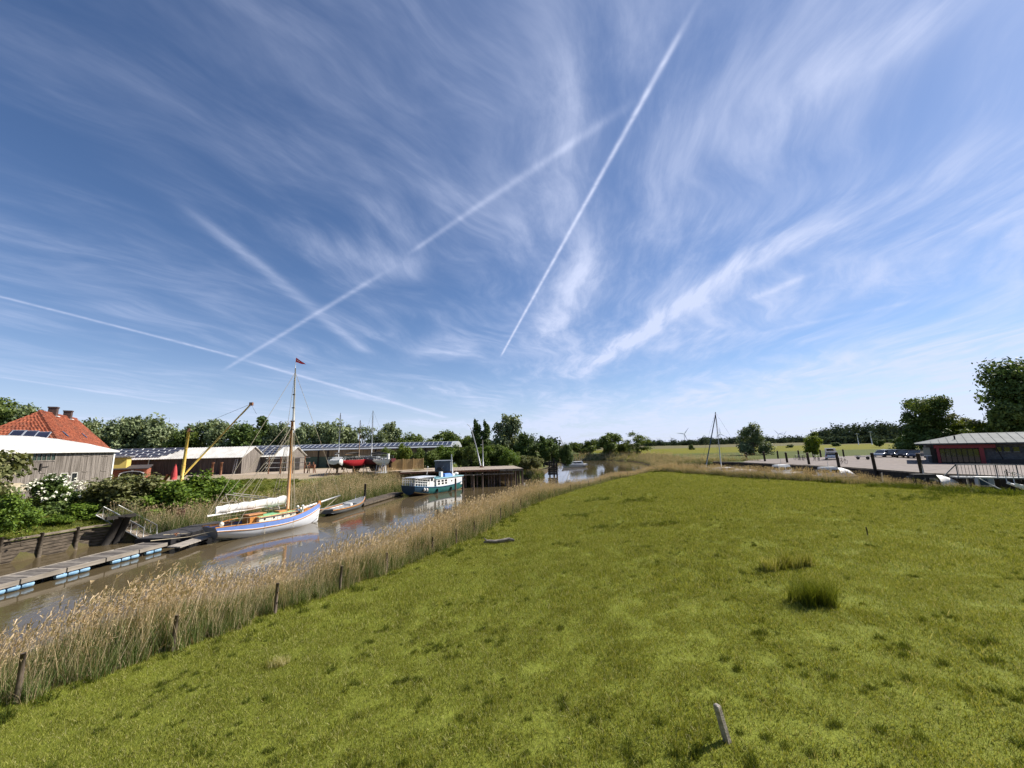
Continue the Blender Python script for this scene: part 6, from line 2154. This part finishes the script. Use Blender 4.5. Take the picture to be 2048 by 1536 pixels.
MB().beam((-.6, -.9, .55), (-.6, .9, .55), .1, .1).build('axle', STEEL, tr)
for s in (-.95, .95): MB().tube((-.6, s - .08, .32), (-.6, s + .08, .32), .32, .32, 12).build('wheel', RUBBER, tr)
for x in (-1.6, .8): MB().beam((x, -.6, .75), (x, .6, .75), .08, .1).build('cross_bar', STEEL, tr)


def bicycle(loc, rz, label, m=BLACKWOOD, group='bicycles on the quay'):
    e = empty('bicycle', loc, rz, label, 'bicycle', group)
    for x in (-.52, .52):
        w = MB().path([(x + .33 * math.cos(a), 0, .34 + .33 * math.sin(a)) for a in np.linspace(0, 2 * math.pi, 17)], .022, 5).build('wheel', RUBBER, e)
        sp = MB()
        for k in range(6):
            a = math.pi * k / 6
            sp.tube((x - .32 * math.cos(a), 0, .34 - .32 * math.sin(a)), (x + .32 * math.cos(a), 0, .34 + .32 * math.sin(a)), .005, .005, 3, False)
        sp.build('spokes', STEEL, e).parent = w
    fr = MB()
    for a, b_ in (((-.52, .34), (-.12, .30)), ((-.12, .30), (-.25, .82)), ((-.52, .34), (-.24, .72)), ((-.24, .70), (.38, .74)), ((-.12, .30), (.38, .70)), ((.52, .34), (.36, .95))):
        fr.tube((a[0], 0, a[1]), (b_[0], 0, b_[1]), .022, .022, 5)
    fr.build('frame', m, e)
    MB().box((-.27, 0, .90), (.26, .16, .07)).build('saddle', RUBBER, e)
    MB().path([(.22, -.28, 1.02), (.35, -.2, 1.0), (.36, .2, 1.0), (.22, .28, 1.02)], .018, 5).build('handlebar', STEEL, e)
    return e


for i, (px_, py_) in enumerate(((1594, 920), (1600, 920.5), (1606, 920), (1612, 921), (1630, 921), (1638, 922))):
    q = at_z(px_, py_, 3.52)
    bicycle((q.x, q.y, 3.52), .3 + .4 * (i % 3), '%s bicycle from the left in the group parked by the bright green tree' % ORD[i])
q = at_z(1687, 928, 3.52)
bicycle((q.x, q.y, 3.52), .15, 'single bicycle behind the fifth mooring post')

# low building with the grey roof
P0, P1 = at_z(1838, 922, 3.52), at_z(2048, 926, 3.52)
rb = empty('harbour_building', (62.5, 62.0, 3.5), 0, 'low dark brick building with a wide grey roof and red entrance frame', 'building')
e0 = at_y(1833, 888, 60.5)
ang = R_(-45)
rb.location = (e0.x + 1.5, 60.6, 3.5)


def t_of(px_):
    """metres along the front wall of the building seen at column px_"""
    d = CAM_ROT @ Vector(((px_ - 1024) / F_PX, -(900 - 768) / F_PX, -1.0))
    k = d.x / d.y
    ox, oy = rb.location.x, rb.location.y
    return (k * oy - ox) / (math.cos(ang) - k * math.sin(ang))


rb.location.z = 3.5
rb.rotation_euler = (0, 0, ang)
hb = e0.z - 3.5
Lb = 34
MB().box((Lb / 2, 6.2, hb / 2), (Lb, 12, hb)).build('wall', SLATE, rb)
ov = 1.1
rr = MB()
A, B, Cc, D = (-ov, -ov, hb), (Lb, -ov, hb), (Lb, 6.2, hb + 1.45), (4.5, 6.2, hb + 1.45)
E_, F_ = (-ov, 12.2 + ov, hb), (Lb, 12.2 + ov, hb)
rr.slab([A, B, Cc, D], .14); rr.slab([F_, E_, D, Cc], .14); rr.slab([E_, A, D], .14)
rfo = rr.build('roof', ZINC, rb)
sm = MB()
for x in np.arange(.6, Lb, .9):
    t = 1.0 if x > 4.5 else (x + ov) / (4.5 + ov)
    sm.beam((x, -ov + .02, hb + .03), (x, -ov + (6.2 + ov) * t - .05, hb + 1.45 * t + .03), .05, .05)
sm.build('standing_seam', ZINC, rb).parent = rfo
MB().beam((-ov, -ov, hb - .05), (Lb, -ov, hb - .05), .12, .2).build('gutter', mat('dark_gutter', (.05, .052, .055), .6), rb)
# entrance: red frame around a glazed front
fx0, fx1 = t_of(1875), t_of(1962)
for x, w in ((fx0, .30), (fx1, .45)): MB().box((x, -.22, hb / 2 - .15), (w, .5, hb - .3)).build('entrance_frame', REDFR, rb)
MB().box(((fx0 + fx1) / 2 + .5, -.26, hb - .45), (fx1 - fx0 + 1.7, .56, .50)).build('entrance_frame', REDFR, rb)
n = 7
for k in range(n):
    x = fx0 + .18 + (fx1 - fx0 - .4) * (k + .5) / n
    pnl = MB().box((x, -.02, hb / 2 - .38), ((fx1 - fx0 - .4) / n - .09, .05, hb - .95)).build('glass_pane', GLASS, rb)
    MB().box((x + (fx1 - fx0 - .4) / n / 2, -.05, hb / 2 - .38), (.08, .08, hb - .95)).build('mullion', BLACKWOOD, rb)
for x in (t_of(1853),):
    w = MB().box((x, -.03, 1.75), (.75, .06, 1.2)).build('window', mat('pale_window', (.20, .22, .24), .15, spec=.7), rb)
    MB().box((x, -.06, 1.12), (.85, .12, .08)).build('sill', WHITE, rb).parent = w
for x in (t_of(1997), t_of(2014), t_of(2033), t_of(2054)):
    w = MB().box((x, -.03, 2.0), (.50, .06, .62)).build('window', GLASS, rb)
    MB().box((x, -.05, 1.65), (.6, .10, .07)).build('sill', mat('grey_sill', (.25, .25, .27), .7), rb).parent = w
MB().box((t_of(1866), -.05, 1.2), (.55, .06, 2.2)).build('door', BLACKWOOD, rb)
MB().beam((fx1 + 1.3, -.2, hb - .3), (fx1 + 1.9, -.4, .2), .10, .10).build('downpipe', BLACKWOOD, rb)
MB().tube((3.2, 1.8, hb + .4), (3.2, 1.8, hb + 1.15), .08, .10, 8).build('roof_vent', BLACKWOOD, rb)
MB().box((t_of(2030), -1.6, .35), (5, .7, .7)).build('planter', mat('dark_planter', (.03, .03, .034), .8), rb)

# railed platform and gangway above the basin
RAILM = mat('dull_grey_rail', (.15, .16, .165), .6, var=.1)
q = at_y(1985, 945, 38)
pf = empty('railed_platform', (q.x, 38, 3.5), R_(-30), 'steel railed platform with a gangway at the harbour edge', 'platform')
MB().box((0, 0, 0), (5.4, 1.6, .12)).build('deck', RAILM, pf)
for x in np.linspace(-2.6, 2.6, 5): MB().tube((x, -.75, .06), (x, -.75, 1.25), .045, .045, 6).build('rail_post', RAILM, pf)
MB().tube((-2.6, -.75, 1.25), (2.6, -.75, 1.25), .05, .05, 6).tube((-2.6, -.75, 1.25), (-3.6, -.75, .1), .045, .045, 6).tube((2.6, -.75, 1.25), (3.8, -.75, .1), .045, .045, 6).build('handrail', RAILM, pf)
br_ = MB()
for x in np.linspace(-2.5, 2.5, 22): br_.tube((x, -.75, .1), (x, -.75, 1.22), .016, .016, 4)
br_.build('balusters', CABLE, pf)
for x in (-2.4, 0, 2.4): MB().tube((x, -.4, -4), (x, -.4, 0), .14, .14, 8).build('pile', BLACKWOOD, pf)
bx_ = empty('service_cabinet', (at_y(1966, 945, 36).x, 36, 2.9), R_(-30), 'blue and white open service cabinet below the railing', 'cabinet')
MB().box((0, .1, .45), (1.0, .6, .75)).build('box', mat('pale_grey_box', (.36, .38, .40), .6), bx_)
MB().box((-.15, -.23, .45), (.5, .06, .6)).build('door', NAVY, bx_)
MB().box((.30, -.23, .45), (.28, .05, .55)).build('notice', mat('notice_board', (.18, .22, .25), .6), bx_)
MB().box((0, .1, .87), (1.15, .75, .06)).build('lid', WHITE, bx_)
MB().beam((-.45, -.35, .8), (.55, -.8, -.1), .07, .07).build('prop', WHITE, bx_)
q = at_y(1894, 945, 40)
ty = empty('tyre_fender', (q.x, 40.4, 2.3), R_(-20), 'old tyre hung as a fender on the dark quay wall', 'tyre')
MB().path([(.42 * math.cos(a), 0, .42 * math.sin(a)) for a in np.linspace(0, 2 * math.pi, 17)], .15, 8).build('tyre', mat('pale_worn_rubber', (.20, .15, .13), .9), ty)
MB().tube((0, 0, .42), (0, .3, 1.2), .02, .02, 4).build('rope', ROPE, ty)
st = empty('boat_steps', (at_y(2030, 955, 34).x, 34, 2.4), R_(-35), 'pale grey steps leading down beside the railed platform', 'steps')
for k in range(5): MB().box((k * .42, 0, .9 - k * .24), (.40, 1.4, .05)).build('tread', STEEL, st)
for s in (-.7, .7): MB().beam((-.3, s, 1.0), (2.1, s, -.35), .05, .22).build('stringer', WHITE, st)
for s in (-.7, .7): MB().tube((-.3, s, 2.0), (2.1, s, .65), .03, .03, 5).tube((-.3, s, 1.0), (-.3, s, 2.0), .03, .03, 5).build('handrail', STEEL, st)

# wind turbines on the horizon
TW = mat('turbine_white', (.50, .53, .56), .6)
for i, (px_, yt, dd, bl) in enumerate(((1343, 877, 1500, 5), (1368, 868, 1100, 12), (1440, 868, 1200, 10), (1556, 868, 1300, 9), (1567, 870, 1350, 8))):
    hubp = at_y(px_, yt, dd)
    t_ = empty('wind_turbine', (hubp.x, dd, 2.5), 0, ('smallest far wind turbine left of the yacht mast', 'largest wind turbine, left of the yacht mast', 'wind turbine just behind the yacht mast',
               'left of the twin wind turbines right of the lone tree', 'right of the twin wind turbines right of the lone tree')[i], 'wind turbine', 'wind turbines on the horizon')
    hh = hubp.z - 2.5
    MB().tube((0, 0, 0), (0, 0, hh), hh * .028, hh * .014, 10).build('tower', TW, t_)
    MB().box((0, -hh * .01, hh), (hh * .035, hh * .09, hh * .035)).build('nacelle', TW, t_)
    for k in range(3):
        a = k * 2.094 + i * .7 + .2
        R = bl / F_PX * dd * 1.25
        MB().loft([[(R * f * math.cos(a) - w * math.sin(a), -hh * .06, hh + R * f * math.sin(a) + w * math.cos(a)), (R * f * math.cos(a) + w * math.sin(a), -hh * .055, hh + R * f * math.sin(a) - w * math.cos(a))] for f, w in ((.03, R * .03), (.25, R * .05), (1, R * .012))]).build('blade', TW, t_)
for i, (px_, yt) in enumerate(((1717, 866), (1744, 862))):
    q = at_y(px_, 888, 300)
    t_ = empty('power_pole', (q.x, 300, 2.5), 0, ('pale power pole before the far wood, nearer the white car', 'pale power pole before the far wood, nearer the tall tree')[i], 'pole', 'power poles at the wood')
    MB().tube((0, 0, 0), (0, 0, at_y(px_, yt, 300).z - 2.5), .28, .2, 6).build('shaft', TW, t_)
    MB().beam((-1.5, 0, at_y(px_, yt, 300).z - 3.2), (1.5, 0, at_y(px_, yt, 300).z - 3.2), .25, .25).build('crossarm', TW, t_)

# ------------------------------------------------------------------ in the meadow
FPOST = mat('fence_post_wood', (.085, .062, .046), .9, var=.3, scale=4, stretch=(1, 1, .3), bump=.4, col2=(.17, .13, .10))
POSTS = [(46, 1412, 1322), (352, 1303, 1238), (557, 1229, 1172), (692, 1183, 1137), (795, 1145, 1106), (876, 1109, 1075), (925, 1088, 1058), (956, 1073, 1043), (980, 1055, 1029), (1006, 1042, 1016),
         (1029, 1028, 1004), (1042, 1020, 998), (1059, 1012, 993), (1084, 1004, 988), (1114, 994, 977), (1149, 984, 969), (1168, 979, 965), (1186, 974, 961), (1204, 968, 957), (1222, 962, 952), (1240, 957, 947)]
g_ = np.random.default_rng(31)
for i, (px_, yb, yt) in enumerate(POSTS):
    # find the depth where the fence line crosses this line of sight
    best = min(((abs((at_z(px_, yb, 1.2).y) - (FENCE[k][1] + (FENCE[k + 1][1] - FENCE[k][1]) * t)) + abs(at_z(px_, yb, 1.2).x - (FENCE[k][0] + (FENCE[k + 1][0] - FENCE[k][0]) * t)), FENCE[k][0] + (FENCE[k + 1][0] - FENCE[k][0]) * t, FENCE[k][1] + (FENCE[k + 1][1] - FENCE[k][1]) * t)
                for k in range(len(FENCE) - 1) for t in np.linspace(0, 1, 21)))
    x, y = best[1] - .22, best[2] + .12
    z = gz(x, y)
    h = (yb - yt) / F_PX * y * .92
    ps_ = empty('fence_post', (x, y, z), g_.uniform(0, 3), '%s wooden fence post along the reeds, counted from the near end' % ORD[i], 'fence post', 'fence posts along the reeds')
    r = .062 if i < 6 else .05
    lx, ly = g_.normal(0, .04), g_.normal(0, .04)
    MB().path([(0, 0, -.3), (lx * .5, ly * .5, h * .5), (lx, ly, h)], [r * 1.05, r, r * .92], 7).build('shaft', FPOST, ps_)
    if i < 6:
        for zz_ in (.35, .7): MB().box((r * .9, 0, h * zz_), (.03, .05, .06)).build('staple', BLACKWOOD, ps_)
# marker post in the foreground
q = at_z(1455, 1486, 2.35)
zq = gz(q.x, q.y); q = at_z(1455, 1486, zq)
mk = empty('marker_post', (q.x, q.y, gz(q.x, q.y)), .5, 'pale leaning concrete marker post in the near grass', 'post')
tp = at_y(1433, 1408, q.y + .02) - mk.location
Mz = Matrix.Rotation(-.5, 3, 'Z'); tp = Mz @ tp
CONC = mat('weathered_post', (.27, .235, .20), .9, var=.2, scale=9, col2=(.36, .32, .28), bump=.5, dirt=.3)
secs = []
for t, r in ((-.25, .052), (.4, .050), (.93, .048), (.975, .040), (1.0, .022)):
    secs.append([tp * t + Vector((r * a, r * b_, 0)) for a, b_ in ((-1, -.75), (-.75, -1), (.75, -1), (1, -.75), (1, .75), (.75, 1), (-.75, 1), (-1, .75))])
MB().loft(secs, False, True, True, True).build('shaft', CONC, mk)
# driftwood log
q = at_z(1000, 1086, 1.75)
q = at_z(1000, 1086, gz(q.x, q.y))
lg = empty('driftwood_log', (q.x, q.y, gz(q.x, q.y) + .10), R_(4), 'grey driftwood log lying in the meadow near the fence', 'log')
MB().path([(-1.05, 0, .02), (-.8, .05, .06), (-.3, 0, .02), (.2, .08, .05), (.6, .05, .12), (.95, 0, .06)], [.06, .11, .12, .13, .13, .07], 8).build('trunk', mat('driftwood', (.12, .10, .085), .9, var=.35, scale=5, stretch=(.5, 3, 3), bump=.6, col2=(.27, .24, .21)), lg)
MB().path([(-.85, 0, .08), (-1.0, 0, .25), (-1.05, 0, .3)], [.06, .04, .015], 6).build('stub', MATS['driftwood'], lg)


# rush tufts
def rush(px_, py_, w, h, n, label, tint, seed, z=2.5):
    q = at_z(px_, py_, z)
    for _ in range(4): q = at_z(px_, py_, gz(q.x, q.y))
    e = empty('rush_tuft', (q.x, q.y, gz(q.x, q.y)), 0, label, 'rushes', 'rush tufts in the meadow')
    parts = []
    g = np.random.default_rng(seed)
    for k in range(n):
        V, T = blades(110, .20, h * .55, h, .014, .55, seed + k, tint[0], tint[1], (0, 0), 3, .5)
        a = g.uniform(-w / 2, w / 2); V = V + np.array([a, g.normal(0, w * .12), 0])
        parts.append((V, T))
    me_ = fast_mesh('blades', np.concatenate([p[0] for p in parts]), 4, np.concatenate([p[1] for p in parts]))
    o = link('blades', me_, GRASS, e); tag(o, kind='stuff')
    return e


rush(1632, 1205, .95, .78, 10, 'dense dark green rush tuft nearest the camera', (.05, .55), 1500)
rush(1545, 1140, .9, .60, 7, 'pale brownish rush tuft, left half of the pair', (.25, .98), 1520)
rush(1593, 1134, .9, .70, 7, 'pale brownish rush tuft, right half of the pair', (.2, .95), 1540)
rush(1300, 1004, .9, .35, 5, 'flat olive rush tuft in the middle of the far meadow', (.0, .7), 1560)
rush(562, 1330, .3, .32, 2, 'small straw tuft in the grass near the fence', (.75, 1.0), 1580)
for i, (px_, yb, yt) in enumerate(((1735, 1071, 1056), (1242 + 14, 959, 945), (1243, 992, 985), (1335, 940, 932), (1480, 930, 930))):
    if yb == yt: continue
    q = at_z(px_, yb, 2.4)
    for _ in range(4): q = at_z(px_, yb, gz(q.x, q.y))
    e = empty('stake', (q.x, q.y, gz(q.x, q.y)), 0, ('short dark stake alone in the middle of the right meadow', 'dark stub post at the far end of the fence', 'thin short stake in the far meadow', 'dark stub at the harbour reeds end')[i], 'stake', 'short stakes in the meadow')
    h = (yb - yt) / F_PX * q.y
    MB().path([(0, 0, -.2), (.01, 0, h * .6), (.0, .01, h)], [.03, .03, .025], 6).build('shaft', BLACKWOOD, e)
    MB().tube((0, .01, h), (0, .01, h + .02), .025, .012, 6).build('top', FPOST, e)
q = at_z(1541, 964, 2.9)
e = empty('leaning_stick', (q.x, q.y, gz(q.x, q.y)), 0, 'black stick leaning in the grass before the harbour reeds', 'stick')
MB().path([(0, 0, -.1), (-.3, 0, .35), (-.62, 0, .75)], [.035, .035, .025], 6).build('shaft', BLACKWOOD, e)
MB().tube((-.3, 0, .35), (-.2, 0, .6), .02, .012, 5).build('twig', BLACKWOOD, e)
for i, (px_, yb, yt) in enumerate(((1879, 965, 952), (1930, 967, 957), (1976, 968, 956), (2017, 962, 956), (1700, 962, 950), (1808, 963, 953))):
    q = at_z(px_, yb, 3.0)
    z0 = gz(q.x, q.y)
    e = empty('edge_post', (q.x, q.y, z0), 0, '%s short dark post along the harbour side of the meadow' % ORD[i], 'fence post', 'short posts at the harbour side')
    h = (yb - yt) / F_PX * q.y + .3
    MB().path([(0, 0, -.3), (.02, 0, h * .5), (.03, 0, h)], [.06, .06, .05], 6).build('shaft', BLACKWOOD, e)
    MB().tube((.03, 0, h), (.03, 0, h + .03), .05, .03, 6).build('top', FPOST, e)
